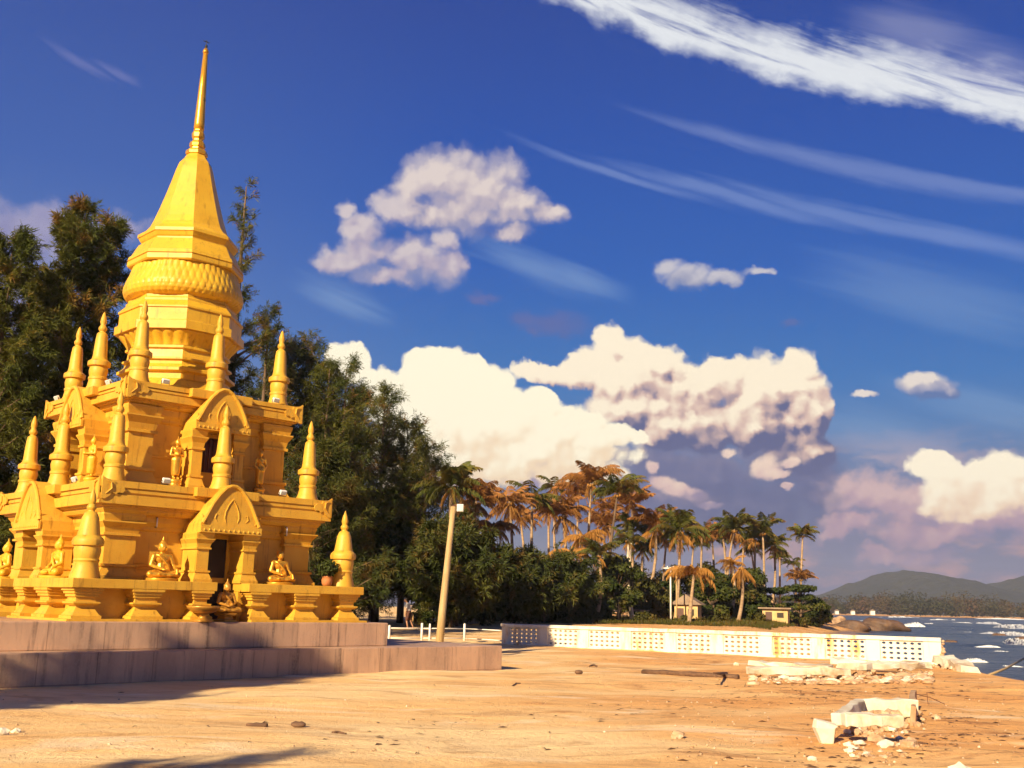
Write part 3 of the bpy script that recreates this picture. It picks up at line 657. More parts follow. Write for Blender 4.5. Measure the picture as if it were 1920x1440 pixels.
# ------------------------------------------------------------------ fallen slabs in front of the railing
def slab(mb,c,ax,l,w,h,tilt=0,r=None,seg=9):
    # rough-edged slab
    r=r or rng; a=Vector((math.cos(ax),math.sin(ax),0)); b2=Vector((-a.y,a.x,0)); rings=[]
    for i in range(seg+1):
        t=i/seg-.5; e=lambda s:r.uniform(-s,s)*2.2
        p=Vector(c)+a*(l*t*(1+e(.02)))+Vector((0,0,tilt*t))
        rings.append([p+b2*(-w/2+e(.03))+Vector((0,0,e(.015))),p+b2*(w/2+e(.03))+Vector((0,0,e(.015))),p+b2*(w/2+e(.03))+Vector((0,0,h+e(.02))),p+b2*(-w/2+e(.03))+Vector((0,0,h+e(.02)))])
    mb.loft(rings)
def slab_obj(name,label,px0,px1,py0,py1,w,h,z=0.,lift=0.,tilt=0,mat='concrete',group=None,under=True):
    p0,p1=gp(px0,py0,z),gp(px1,py1,z); c=(p0+p1)/2; l=float(np.linalg.norm(p1-p0)); ax=math.atan2(p1[1]-p0[1],p1[0]-p0[0])
    t=thing(name,label,'rubble',(c[0],c[1],gz(c[0],c[1])),ax,group)
    mb=MB(); slab(mb,(0,0,lift),0,l,w,h,tilt); o=mb.build('slab',M[mat],t); bevel(o,.015)
    if under:
        mb=MB(); r=random.Random(int(px0))
        for i in range(int(l*9)):
            mb.rock((r.uniform(-l/2,l/2),-w/2+r.uniform(-.06,.1),r.uniform(-.02,lift*.8+.03)),r.uniform(.04,.10),r,n=1)
        mb.build('crumbled_underside',M['rubble'],t)
    return t
g='broken slabs below the balustrade'
slab_obj('fallen_slab','long white slab lying against the foot of the balustrade, behind the other fallen slabs',1408,1560,1254,1262,.55,.13,lift=.06,group=g,under=False)
slab_obj('fallen_slab','white slab with crumbling brown underside at the tip of the driftwood log',1410,1590,1274,1276,.5,.16,lift=.10,group=g)
slab_obj('fallen_slab','tilted white slab leaning below the stained balustrade panels, third from the sea',1560,1690,1256,1262,.5,.14,lift=.14,tilt=-.1,group=g,under=False)
slab_obj('fallen_slab','broad white slab with dark gap beneath, under the broken end of the balustrade',1588,1730,1272,1270,.75,.15,lift=.16,group=g)
slab_obj('fallen_slab','broken white chunk seaward of the balustrade end with a gap through it',1765,1822,1258,1268,.5,.22,z=-.1,lift=.05,tilt=-.2,group=g)
mb=MB(); mbw=MB(); r9=random.Random(99)
for k in range(420):
    px=r9.choice((r9.uniform(1412,1600),r9.uniform(1580,1745),r9.uniform(1680,1745))); py=1283-8*abs(r9.gauss(0,.6))+ (r9.random()*7-2)
    p=gp(px,py,0); (mb if r9.random()<.78 else mbw).rock((p[0],p[1],gz(p[0],p[1])+.02+.05*r9.random()),r9.choice((.02,.03,.045,.06,.1))*r9.uniform(.7,1.2),r9,(1.5,.9,.6),n=1)
struct(mb.build('brick_rubble',M['rubble'],None),'stuff'); struct(mbw.build('plaster_rubble',M['concrete'],None),'stuff')
for k,(lab,px,py,r_) in enumerate((('white rubble block in front of the fallen slabs, left of the sandy gap',1490,1282,.13),('yellowish rubble block below the end pier of the balustrade',1692,1280,.17),('pale rubble lump between two fallen slabs',1560,1283,.14),('small white rubble lump at the far right of the fallen slabs',1728,1277,.14),('orange rubble lump at the foot of the broad slab',1655,1284,.10))):
    p=gp(px,py,0); mb=MB(); mb.rock((0,0,r_*.4),r_,random.Random(k+5),(1.4,.9,.7)); o=mb.build('rubble_block',M['concrete' if k%2==0 else 'rubble'],None); o.location=(p[0],p[1],gz(p[0],p[1])); tag(o,lab,'rubble','rubble blocks below the balustrade')
# the broken planter corner in the foreground
c=gp(1565,1392,0); bx=thing('broken_planter','broken white concrete planter frame with crumbling brick-coloured core, on the sand at lower right','planter',(c[0],c[1],0),R(8))
def bslab(mb,p,q,w,z0,z1,seg=10,j=.025):
    p,q=Vector((*p,0)),Vector((*q,0)); d=(q-p).normalized(); b2=Vector((-d.y,d.x,0)); rings=[]
    for i in range(seg+1):
        e=lambda s:rng.uniform(-s,s); m=p+(q-p)*i/seg
        rings.append([m-b2*(w/2+e(j))+Vector((0,0,z0+e(.02))),m+b2*(w/2+e(j))+Vector((0,0,z0+e(.02))),m+b2*(w/2+e(j))+Vector((0,0,z1+e(j*.7))),m-b2*(w/2+e(j))+Vector((0,0,z1+e(j*.7)))])
    mb.loft(rings)
def lp(px,py,z=0.):
    p=gp(px,py,z); d=Vector((p[0]-c[0],p[1]-c[1])); a=-R(8); return (d.x*math.cos(a)-d.y*math.sin(a),d.x*math.sin(a)+d.y*math.cos(a))
ztop=.36
mb=MB(); bslab(mb,lp(1580,1341,ztop),lp(1690,1343,ztop),.20,.24,.38); bevel(mb.build('front_rim',M['concrete'],bx),.015)
mb=MB(); bslab(mb,lp(1608,1312,.34),lp(1715,1314,.34),.26,.12,.36,8); bevel(mb.build('back_rim',M['concrete'],bx),.015)
mb=MB(); bslab(mb,lp(1570,1336,ztop),lp(1612,1310,ztop),.15,.2,.365,8); bevel(mb.build('side_rim',M['concrete'],bx),.015)
mb=MB(); bslab(mb,lp(1712,1352,.1),lp(1714,1318,.1),.08,-.05,.30,5); mb.build('end_wall',M['rubble'],bx)
mb=MB(); p=lp(1562,1398); mb.loft([[(p[0]-.09,p[1]+.03,-.08),(p[0]+.0,p[1]-.0,-.08),(p[0]+.03,p[1]+.10,-.08),(p[0]-.08,p[1]+.13,-.08)],[(p[0]-.20,p[1]+.02,.2),(p[0]+.03,p[1]-.03,.2),(p[0]+.07,p[1]+.14,.2),(p[0]-.2,p[1]+.16,.2)],[(p[0]-.18,p[1]+.03,.30),(p[0]+.08,p[1]-.02,.22),(p[0]+.12,p[1]+.14,.25),(p[0]-.17,p[1]+.16,.31)]]); bevel(mb.build('corner_post',M['concrete'],bx),.02)
mb=MB()
for k in range(330):
    px=rng.uniform(1575,1700)+(rng.random()**3)*60; py=rng.uniform(1352,1424)-.1*(px-1578)*.2; q=lp(px,py); r=rng.choice((.012,.02,.03,.05,.07))*(1.1 if py<1380 else .65)
    mb.rock((q[0],q[1],max(0,(1385-py)/40*.2)*rng.random()+.01),r,rng,n=1)
struct(mb.build('crumbled_core',M['rubble'],bx),'stuff')
mb=MB(); bslab(mb,lp(1588,1352,.1),lp(1688,1354,.1),.12,-.1,.245,16,.05); mb.build('core_wall',M['rubble'],bx)
mb=MB()
for k in range(70):
    px=rng.uniform(1582,1692); py=rng.uniform(1350,1420); q=lp(px,py); mb.rock((q[0],q[1]-.03,max(0,(1385-py)/40*.22)*rng.random()+.02),rng.choice((.015,.025,.04,.07)),rng,n=1)
struct(mb.build('plaster_chunk',M['concrete'],bx),'stuff')
mb=MB(); q=lp(1745,1322); q2=lp(1720,1318); mb.tube([(q2[0],q2[1],.15),(q[0],q[1],.13),(q[0]+.25,q[1]-.05,.02)],.008,5); mb.tube([(q[0]-.05,q[1],.02),(q[0]-.06,q[1],.22)],.006,5); mb.build('rebar',M['rust'],bx)
for k,(lab,px,py,r_,mt) in enumerate((('white rubble stone on the sand below the planter',1662,1408,.085,'concrete'),('pale brown flat stone left of the white stone below the planter',1645,1399,.10,'rubble'),('white chip at the left end of the rubble below the planter',1612,1402,.065,'concrete'),('orange brick lump at lower right of the rubble',1705,1408,.10,'rubble'),('tan pointed stone alone on the sand left of the planter',1270,1387,.085,'rubble'),('small white stone alone on the sand left of the planter',1523,1425,.045,'concrete'),('white flat slab at the bottom edge, lower right',1800,1456,.12,'concrete'),('small pale stone near the driftwood log',1381,1247,.09,'concrete'),('white stone at the left edge of the photo on the sand',2,1382,.09,'concrete'),('pale pebble beside the stone at the left edge',30,1374,.05,'concrete'))):
    p=gp(px,py,0); mb=MB(); mb.rock((0,0,r_*.3),r_,random.Random(k+50),(1.2,1,.75)); o=mb.build('stone',M[mt],None); o.location=(p[0],p[1],gz(p[0],p[1])); tag(o,lab,'stone','loose stones on the sand')
# driftwood
def log(name,label,pts,rad,mat='driftwood',cat='driftwood',twigs=()):
    P=[gp(px,py,0) for px,py in pts]; z=[gz(p[0],p[1]) for p in P]; o0=P[0]
    mb=MB(); n=len(P); V=[]; RD=[]
    for i in range(n-1):
        for k in range(4):
            t=k/4; p=P[i]*(1-t)+P[i+1]*t; r=(rad[i]*(1-t)+rad[i+1]*t)*rng.uniform(.9,1.1)
            V.append((p[0]-o0[0],p[1]-o0[1]+rng.uniform(-.02,.02),z[i]*(1-t)+z[i+1]*t+r*.6)); RD.append(r)
    mb.tube(V,RD,9)
    for tw in twigs:
        a=gp(*tw[0],0); b2=gp(*tw[1],tw[2]); mb.tube([(a[0]-o0[0],a[1]-o0[1],.08),(b2[0]-o0[0],b2[1]-o0[1],tw[2])],[.05,.02],6)
    o=mb.build(name,M[mat],None,True); o.location=(o0[0],o0[1],0); return tag(o,label,cat)
log('driftwood_log','long brown driftwood log with a broken side branch, lying in front of the fallen slabs',[(1206,1262),(1260,1267),(1330,1272),(1402,1277)],[.075,.07,.065,.075],twigs=[((1362,1270),(1338,1262),.28)])
log('driftwood_stick','short dark stick on the sand at lower left centre, left of the husk',[(462,1365),(480,1366),(507,1367)],[.02,.035,.025])
log('driftwood_stick','thin bent twig on the sand right of the husk',[(622,1379),(636,1378),(652,1382)],[.015,.02,.01])
log('driftwood_stick','small forked twig in the middle of the sand below the terrace end',[(960,1288),(968,1284),(978,1284)],[.01,.018,.012])
log('driftwood_stick','dark stick on the sand in front of the terrace end and left of the log',[(1105,1249),(1112,1248),(1121,1250)],[.02,.04,.02])
log('driftwood_stick','thin dark stick to the right of the planter rubble',[(1708,1396),(1728,1399),(1744,1401)],[.012,.016,.01])
mb=MB(); p=gp(559,1367,0); mb.loft([[( .09*math.cos(a)*s,.06*math.sin(a)*s,h+abs(math.cos(a))*.02) for a in np.linspace(0,2*math.pi,14,endpoint=False)] for s,h in((.6,0),(1.,.04),(.9,.085),(.4,.12))]); o=mb.build('coconut_husk',M['driftwood'],None,True); o.scale=(1.1,1,.62); o.location=(p[0],p[1],gz(p[0],p[1])-.01); tag(o,'dark coconut husk on the sand between a stick and a bent twig','husk')
mb=MB(); p=gp(1085,1267,0); mb.loft([[( .10*math.cos(a)*s,.07*math.sin(a)*s,h) for a in np.linspace(0,2*math.pi,14,endpoint=False)] for s,h in((.6,0),(1.,.04),(.8,.09),(.2,.10))]); o=mb.build('coconut_husk',M['driftwood'],None,True); o.location=(p[0],p[1],gz(p[0],p[1])); tag(o,'small dark husk on open sand in front of the balustrade','husk')
p=gp(1835,1270,-.2); mb=MB(); q=gp(1925,1243,-.1)
mb.tube([(0,0,0),((q[0]-p[0])*.5,(q[1]-p[1])*.5,.12),(q[0]-p[0],q[1]-p[1],.35)],[.045,.04,.03],8); o=mb.build('bamboo_pole',M['polewood'],None,True); o.location=(p[0],p[1],-.25); tag(o,'thin pale pole slanting over the waterline at the right edge','pole')
# litter: tiny chips and leaf scraps scattered on the sand
mb=MB(); mb2=MB()
for k in range(700):
    if k<520: px,py=rng.uniform(1250,1920),rng.uniform(1268,1440)
    else: px,py=rng.uniform(0,1400),rng.uniform(1250,1440)
    p=gp(px,py,0); x,y=p[0],p[1]
    rel=np.array([x-CX,y-CY]); u,v=rel@UU,rel@VV
    if u<7.4 and v>-4.6: continue
    z=gz(x,y)
    if z<-.4: continue
    if rng.random()<.62:
        a=rng.uniform(0,6.28); l=rng.choice((.015,.02,.03,.04,.07)); w=l*rng.uniform(.12,.3)
        dx,dy=math.cos(a)*l,math.sin(a)*l; mb.add([(x-dx,y-dy,z+.004),(x+dy*w/l,y-dx*w/l,z+.012+l*.1),(x+dx,y+dy,z+.004),(x-dy*w/l,y+dx*w/l,z+.008+l*.2)],[(0,1,2,3)])
    else: mb2.rock((x,y,z+.006),rng.uniform(.008,.026),rng,n=1)
r7=random.Random(17)
for cx_,cy_,sx_,sy_,n_ in((1500,1302,70,8,90),(1620,1296,80,6,90),(1795,1348,50,9,90),(1712,1402,50,10,80),(1415,1312,60,6,60),(1850,1385,50,10,70),(1330,1285,70,5,50),(1560,1425,70,10,60),(1690,1300,90,7,80),(1250,1330,80,8,40),(700,1400,160,14,30),(1000,1350,160,14,30)):
    for k in range(n_):
        p=gp(cx_+r7.gauss(0,sx_),min(1445,cy_+r7.gauss(0,sy_)),0); x,y=p[0],p[1]; z=gz(x,y)
        if z<-.3: continue
        a=r7.gauss(.1,.6); l=r7.choice((.012,.02,.03,.045,.08)); w=l*r7.uniform(.12,.5); dx,dy=math.cos(a)*l,math.sin(a)*l
        mb.add([(x-dx,y-dy,z+.004),(x+dy*w/l,y-dx*w/l,z+.006+l*.05),(x+dx*r7.uniform(.5,1.1),y+dy,z+.004),(x-dy*w/l,y+dx*w/l,z+.006+l*r7.uniform(.03,.2))],[(0,1,2,3)])
struct(mb.build('leaf_litter',M['driftwood'],None),'stuff'); struct(mb2.build('pebbles',M['rubble'],None),'stuff')
# ------------------------------------------------------------------ low fence behind the terrace, lamp pole
fn=thing('rail_fence','low white two-rail fence behind the terrace, running up to the balustrade end','fence',(0,0,0))
fp=[atd(730,1180,44.5),atd(791,1180,45.2),atd(871,1178,46.3)]
hts=[atd(730,1172,44.5)[2],atd(791,1168,45.2)[2],atd(871,1169,46.3)[2]]
for i,p in enumerate(fp):
    mb=MB(); mb.lathe([(.05,-.1),(.05,hts[i]-.02),(.03,hts[i])],10); o=mb.build('post',M['white'],fn,True); o.location=(p[0],p[1],0)
    if i==1: mb=MB(); mb.lathe([(.04,-.1),(.04,hts[1]-.03),(.0,hts[1]-.02)],10); o=mb.build('post',M['white'],fn,True); o.location=(p[0]+.32,p[1]+.15,0)
for h in(hts[0]-.12,hts[0]-.52):
    mb=MB(); mb.tube([fp[2]*[1,1,0]+np.array([0,0,h]),np.array([RL[0]-.15,RL[1]+.1,h])],.022,8); mb.build('rail',M['white'],fn,True)
    for a,b2 in((0,1),(1,2)):
        mb=MB(); mb.tube([fp[a]*[1,1,0]+np.array([0,0,h]),fp[b2]*[1,1,0]+np.array([0,0,h])],.022,8); mb.build('rail',M['white'],fn,True)
b0=atd(823,1206,42.6); b0[2]=0.; t0=atd(850,950,42.9)
lm=thing('lamp_pole','leaning round concrete lamp pole with a square floodlight on top','lamp post',(b0[0],b0[1],0))
d=t0-b0; mb=MB(); mb.tube([(d[0]*t,d[1]*t,-.3 if t==0 else d[2]*t) for t in(0,.25,.5,.75,1)],[.165,.15,.135,.12,.105],14); mb.build('pole',M['polewood'],lm,True)
e=Vector(d)+Vector((.16,-.06,-.02)); mb=MB(); mb.box(e.x-.01,e.x+.26,e.y-.07,e.y+.07,e.z-.18,e.z+.12); bevel(mb.build('lamp_housing',M['white'],lm),.02)
mb=MB(); mb.box(e.x+.015,e.x+.235,e.y-.082,e.y-.071,e.z-.155,e.z+.095); mb.build('lamp_glass',M['glass'],lm)
mb=MB(); mb.tube([(d[0]-.02,d[1],d[2]),(d[0]+.12,d[1]-.02,d[2]+.06),(e.x+.1,e.y,e.z+.125)],.02,6); mb.tube([(d[0]-.05,d[1],d[2]+.03),(d[0]+.35,d[1],d[2]+.16)],.02,6); mb.build('bracket',M['rust'],lm)
# ------------------------------------------------------------------ person walking behind the fence
pp=gp(765,1179,.16); zf=gz(pp[0],pp[1])
pe=thing('person','person in white shirt and dark shorts walking left with head bent','person',(pp[0],pp[1],zf),R(180))
mb=MB()   # faces +x locally (turned to face left in the picture)
capsule(mb,(.0,.09,.88),(.10,.09,.48),.085,.06); capsule(mb,(.10,.09,.48),(.02,.09,.09),.055,.035); ell(mb,(.08,.09,.035),.12,.042,.035)
capsule(mb,(.0,-.09,.88),(-.10,-.09,.48),.085,.06); capsule(mb,(-.10,-.09,.48),(-.26,-.09,.12),.055,.035); ell(mb,(-.20,-.09,.05),.11,.042,.035)
ell(mb,(0,0,.93),.12,.155,.12); capsule(mb,(0,0,.95),(.04,0,1.15),.115,.11); ell(mb,(.06,0,1.27),.11,.17,.14); capsule(mb,(.08,-.16,1.35),(.08,.16,1.35),.06,.06)
for s,(ex,hx) in((1,(.10,.16)),(-1,(-.02,-.06))):
    capsule(mb,(.08,s*.19,1.35),(ex,s*.23,1.08),.05,.04); capsule(mb,(ex,s*.23,1.08),(hx,s*.22,.84),.038,.027); ell(mb,(hx,s*.22,.79),.04,.02,.045)
    for k in range(4): capsule(mb,(hx-.03+.02*k,s*.22,.76),(hx-.03+.022*k+.005,s*.215,.69-.008*abs(k-1.5)),.010,.008,8)
    capsule(mb,(hx+.035,s*.215,.79),(hx+.06,s*.20,.74),.011,.008,8)
capsule(mb,(.09,0,1.38),(.15,0,1.47),.052,.05); ell(mb,(.19,0,1.56),.095,.075,.11); ell(mb,(.285,0,1.53),.025,.015,.02); ell(mb,(.18,.078,1.555),.02,.012,.03); ell(mb,(.18,-.078,1.555),.02,.012,.03); ell(mb,(.265,0,1.485),.02,.03,.012); ell(mb,(.272,.03,1.565),.012,.014,.01); ell(mb,(.272,-.03,1.565),.012,.014,.01)
voxel('body',mb,M['skin'],.0085,pe,2)
mb=MB(); capsule(mb,(0,0,.99),(.045,0,1.15),.145,.135,16); ell(mb,(.065,0,1.26),.135,.195,.15); capsule(mb,(.08,-.17,1.35),(.08,.17,1.35),.078,.078,14)
for s,ex in((1,.09),(-1,.02)): capsule(mb,(.08,s*.19,1.35),(ex,s*.225,1.16),.075,.066)
voxel('shirt',mb,M['shirt'],.012,pe,2)
mb=MB(); ell(mb,(0,0,.93),.145,.175,.13); capsule(mb,(0,.09,.88),(.085,.095,.52),.115,.095); capsule(mb,(0,-.09,.88),(-.085,-.095,.52),.115,.095); voxel('shorts',mb,M['shorts'],.012,pe,2)
mb=MB(); ell(mb,(.165,0,1.60),.102,.084,.095); voxel('hair',mb,M['hair'],.01,pe,1)
mb=MB(); mb.lathe([(.02,.86),(.05,.84),(.10,.70),(.11,.52),(.08,.40),(.02,.38)],12); bg=mb.build('cloth_bag',M['cloth'],None,True); bg.location=(pp[0]+.06+.12,pp[1]+.22-.05,zf); bg.scale=(1,.5,1); tag(bg,'tan cloth bag hanging from the hand of the walking person','bag')
# ------------------------------------------------------------------ vegetation
def norm(a): return a/np.maximum(np.linalg.norm(a,axis=-1,keepdims=True),1e-6)
def needles(P,D,k,ln,w,g,spread=.6,droop=.25):
    n=len(P)*k; p=np.repeat(P,k,0)+g.normal(0,.05,(n,3)); d=np.repeat(D,k,0)*.8+g.normal(0,spread,(n,3)); d[:,2]-=droop; d=norm(d)
    s=norm(np.cross(d,g.normal(0,1,(n,3)))); l=ln*g.uniform(.6,1.3,(n,1)); ww=w*g.uniform(.6,1.2,(n,1))
    mid=p+d*l*.45; tip=p+d*l+np.array([0,0,-1])*l*.12
    V=np.stack([p,mid-s*ww,tip,mid+s*ww],1)
    return V.reshape(-1,3)
def casuarina(name,label,x,y,ht,spread,seed,mat='needle',nb=85,tw=17,nk=15,low=.06,lean=(0,0),ln=.32,w=.019,group=None,prof=None,trunk=True,up=.55,cat='tree'):
    g=np.random.default_rng(seed); z0=gz(x,y)-.1
    t=thing(name,label,cat,(x,y,z0),0,group)
    lx,ly=lean
    tr=[(lx*s*s,ly*s*s,ht*s) for s in np.linspace(0,1,9)]
    mb=MB(); r0=ht*.016+.04; mb.tube(tr,[r0*(1-s*.93) for s in np.linspace(0,1,9)],8)
    Ps=[];Ds=[]
    for b in range(nb):
        s=low+(1-low)*(b+g.random())/nb; base=np.array([lx*s*s,ly*s*s,ht*s])
        pf=prof(s) if prof else min(1,(s-low)/.22+.35)*(1-s)**.62+.06
        Lb=spread*pf*g.uniform(.65,1.15); az=g.uniform(0,2*math.pi)
        el=up*(.35+.9*s)+g.normal(0,.14)
        d=np.array([math.cos(az)*math.cos(el),math.sin(az)*math.cos(el),math.sin(el)])
        q=np.linspace(0,1,6)[:,None]; crv=base+d*Lb*q+np.array([0,0,1])*(Lb*.16*q*q)
        if Lb>.8: mb.tube([tuple(c) for c in crv[:5]],[.035*r0*14*Lb/spread*(1-.8*k/4)*.5+.008 for k in range(5)],5)
        m=max(4,int(tw*(.35+Lb/spread))); u=g.random(m)**.75
        p=base+d*Lb*u[:,None]+np.array([0,0,1])*(Lb*.16*u*u)[:,None]
        td=norm(d*.75+g.normal(0,.42,(m,3))+np.array([0,0,.28])); tl=(.28+.13*spread*(1-u*.6))*g.uniform(.6,1.4,m)
        for k in range(4):
            Ps.append(p+td*(tl*(k+.5)/4)[:,None]); Ds.append(td)
    # leader
    P=np.concatenate(Ps); D=np.concatenate(Ds)
    V=needles(P,D,max(2,int(nk*.42)),ln,w,g)
    mb.build('trunk',M['bark'],t,True)
    me=tri_mesh('crown',V,4); link('crown',me,M[mat],t)
    return t
def leafcloud(C,Rr,n,size,g,flat=1.):
    d=norm(g.normal(0,1,(n,3))); r=g.random((n,1))**.38
    p=C+d*r*Rr*np.array([1,1,flat]); nn=norm(d+g.normal(0,.7,(n,3))+np.array([0,0,.35])); a=norm(np.cross(nn,g.normal(0,1,(n,3)))); b=np.cross(nn,a); s=size*g.uniform(.6,1.3,(n,1))
    return np.stack([p-a*s,p+b*s*.55,p+a*s,p-b*s*.55],1).reshape(-1,3)
def broadleaf(name,label,x,y,ht,rad,seed,mat='leaf',clumps=26,n=260,size=.16,base=.25,flat=.8,group=None,layered=False,lean=0,cat='tree'):
    g=np.random.default_rng(seed); t=thing(name,label,cat,(x,y,gz(x,y)-.1),0,group)
    mb=MB(); r0=.03*ht+.05; mb.tube([(0,0,0),(.05*ht+lean*.4,0,ht*.35),(lean,.03*ht,ht*.8)],[r0,r0*.7,r0*.25],8)
    Vs=[]
    for k in range(clumps):
        zf=base+(1-base)*g.random()**.8
        if layered: zf=base+(1-base)*(np.floor(g.random()*4)+.5)/4
        env=math.sqrt(max(.05,1-((zf-base)/(1-base)*2-.9)**2*.75)); a=g.uniform(0,2*math.pi); rr=rad*env*math.sqrt(g.random())*.85
        c=np.array([rr*math.cos(a)+lean*zf,rr*math.sin(a),zf*ht])
        mb.tube([(lean*zf*.6,0,max(.15,zf*.62)*ht),tuple(c)],[r0*.3,r0*.08],5)
        Vs.append(leafcloud(c,rad*g.uniform(.24,.42),n,size,g,.35 if layered else flat))
    mb.build('trunk',M['bark'],t,True); link('crown',tri_mesh('crown',np.concatenate(Vs),4),M[mat],t)
    return t
# palm crowns: a few shared crown meshes
def frond(V,g,az,el,L,droop,nl=36,lw=.044,ll=.75,curl=.0):
    d=np.array([math.cos(az),math.sin(az),0]); side=np.array([-math.sin(az),math.cos(az),0])
    pts=[];p=np.zeros(3);e=el
    for i in range(9):
        pts.append(p.copy()); p=p+(d*math.cos(e)+np.array([0,0,1])*math.sin(e))*L/8; e-=droop/8*(.5+i/6)
    pts=np.array(pts)
    for i in range(8):
        a,b=pts[i],pts[i+1]; w=.035*(1-i/9)+.008; V.append(np.stack([a-side*w,a+side*w,b+side*w*.8,b-side*w*.8]))
    for k in range(nl):
        t=.12+.88*(k+g.random()*.5)/nl; j=min(7,int(t*8)); f=t*8-j; p=pts[j]*(1-f)+pts[j+1]*f; tg=norm(pts[j+1]-pts[j])
        l=ll*(math.sin(math.pi*min(1,t*.86+.12))**.6)*g.uniform(.8,1.15)
        for s in(-1,1):
            dd=norm(side*s*.75+tg*.55+np.array([0,0,-.35-.25*g.random()-curl])+g.normal(0,.1,3)); wv=norm(tg+g.normal(0,.15,3))*lw
            q=p+dd*l*.55; r=p+dd*l+np.array([0,0,-.18*l-curl*.3]); V.append(np.stack([p-wv*.5,p+wv*.5,q+wv,r])); 
    return V
def crown_mesh(seed,kind):
    g=np.random.default_rng(seed); V=[]
    if kind=='full':
        for k in range(24): frond(V,g,k*2.399+g.normal(0,.15),g.uniform(-.1,1.35),g.uniform(2.3,3.2),g.uniform(1.1,1.9))
    elif kind=='up':
        for k in range(21): frond(V,g,k*2.399+g.normal(0,.15),g.uniform(.35,1.4),g.uniform(2.6,3.6),g.uniform(1.4,2.3))
    elif kind=='sparse':
        for k in range(16): frond(V,g,k*2.399+g.normal(0,.2),g.uniform(-.2,1.2),g.uniform(2.2,3.0),g.uniform(.9,1.6),24)
    elif kind=='dry':
        for k in range(9): frond(V,g,k*2.399+g.normal(0,.3),g.uniform(-1.1,-.3),g.uniform(1.7,2.7),g.uniform(.6,1.2),22,.05,.5,.5)
    elif kind=='hang':
        for k in range(14): frond(V,g,k*2.399+g.normal(0,.2),g.uniform(-.5,.5),g.uniform(2.6,3.4),g.uniform(1.3,1.9),26,.06,.7,.5)
    me=tri_mesh('crown',np.concatenate(V),4); return me
CM={}
for kd,n in(('full',3),('up',2),('sparse',2),('dry',2),('hang',1)): CM[kd]=[crown_mesh(100+17*i+len(kd),kd) for i in range(n)]
def withmat(me,mat):
    k=(me.name,mat)
    if k not in CM:
        c=me.copy(); c.materials.append(M[mat]); CM[k]=c
    return CM[k]
pidx=[0]
def palm(label,cx,cy,d,bx,kind='full',mat='frond',dry=0,sc=1.,bark='palmbark',group='coconut palms behind the beach'):
    sc*=1.02
    i=pidx[0]; pidx[0]+=1; g=np.random.default_rng(300+i)
    top=atd(cx,cy,d); bd=d+g.uniform(-1,1); b=atd(bx,1150,bd); z0=gz(b[0],bd)-.15
    t=thing('coconut_palm',label,'palm tree',(b[0],bd,z0),0,group)
    D=Vector((top[0]-b[0],top[1]-bd,top[2]-z0)); mb=MB(); bow=g.uniform(-.5,.5)
    mb.tube([(D.x*(s+.25*s*(1-s))+bow*math.sin(math.pi*s),D.y*s,D.z*s) for s in np.linspace(0,1,9)],[.19-.10*s+(.08 if s==0 else 0) for s in np.linspace(0,1,9)],8)
    mb.build('trunk',M[bark],t,True)
    me=withmat(CM[kind][i%len(CM[kind])],mat); o=bpy.data.objects.new('crown',me); COL.objects.link(o); o.parent=t; o.location=D; o.rotation_euler=(g.normal(0,.08),g.normal(0,.08),g.uniform(0,6.28)); o.scale=(sc,)*3
    if dry:
        me=withmat(CM['dry'][i%2],'dryfrond'); o=bpy.data.objects.new('dry_fronds',me); COL.objects.link(o); o.parent=t; o.location=D-Vector((0,0,.15)); o.rotation_euler=(0,0,g.uniform(0,6.28)); o.scale=(sc*dry,)*3
    mb=MB()
    for k in range(7): a=k*.9; ell(mb,(.28*math.cos(a),.28*math.sin(a),-.22-.08*(k%2)),.13,.13,.16,1)
    o=mb.build('coconuts',M['dryfrond'],t,True); o.location=D; o.scale=(sc,)*3
    return t
# casuarinas round the pagoda
def casu(label,px,ytop,d,spread,seed,**k):
    top=atd(px,ytop,d); return casuarina('casuarina_tree',label,top[0],d,top[2]-gz(top[0],d)+.1,spread,seed,group='casuarina trees behind the pagoda',**k)
col=lambda s:(.5+.5*min(1,s/.25))*(1-s)**.5+.05
casu('tallest casuarina left of the pagoda, with a pointed top above the others',150,405,41,3.3,11,nb=120,tw=20,nk=20,prof=col)
casu('casuarina at the left edge of the photo with brownish top',25,455,38,3.0,12,nb=110,tw=20,nk=20,prof=col)
casu('casuarina with a thin top, touching the left side of the octagonal drum',208,425,43,2.6,13,nb=110,tw=19,nk=20,prof=col)
casu('casuarina behind the left corner spires, lower than its neighbours',85,520,45,3.2,14,nb=100,tw=20,nk=20,prof=col)
casu('casuarina cut by the left edge, lower and furthest left',-60,500,42,3.4,20,nb=100,tw=20,nk=20,prof=col)
thin=lambda s:min(1,s/.2+.4)*(1-s)**.72+.09
casu('tall thin casuarina whose feathery tip rises right beside the golden bell',462,350,51,1.7,15,nb=60,tw=10,nk=14,low=.1,prof=lambda s:(1-s)**.8*1.6+.12)
casu('casuarina with a long bare branch reaching right, behind the right-hand corner spires',505,590,61,4.2,16,nb=84,tw=17,nk=17,prof=thin,mat='needledark')
casu('sparse feathery casuarina between the right-hand spires and the small white cloud',585,640,67,4.3,24,nb=88,tw=17,nk=16,prof=thin)
casu('casuarina with brownish feathery crown in front of the big white cloud',650,690,64,4.8,17,nb=84,tw=16,nk=16,prof=thin,low=.12)
casu('wide dark casuarina right of the pagoda, its crown sloping down towards the lamp pole',722,740,70,5.6,18,nb=96,tw=17,nk=16,prof=thin,low=.14)
casu('casuarina with a ragged top between the feathery and the wide dark ones',618,690,63,4.4,26,nb=90,tw=17,nk=17,prof=thin,low=.1)
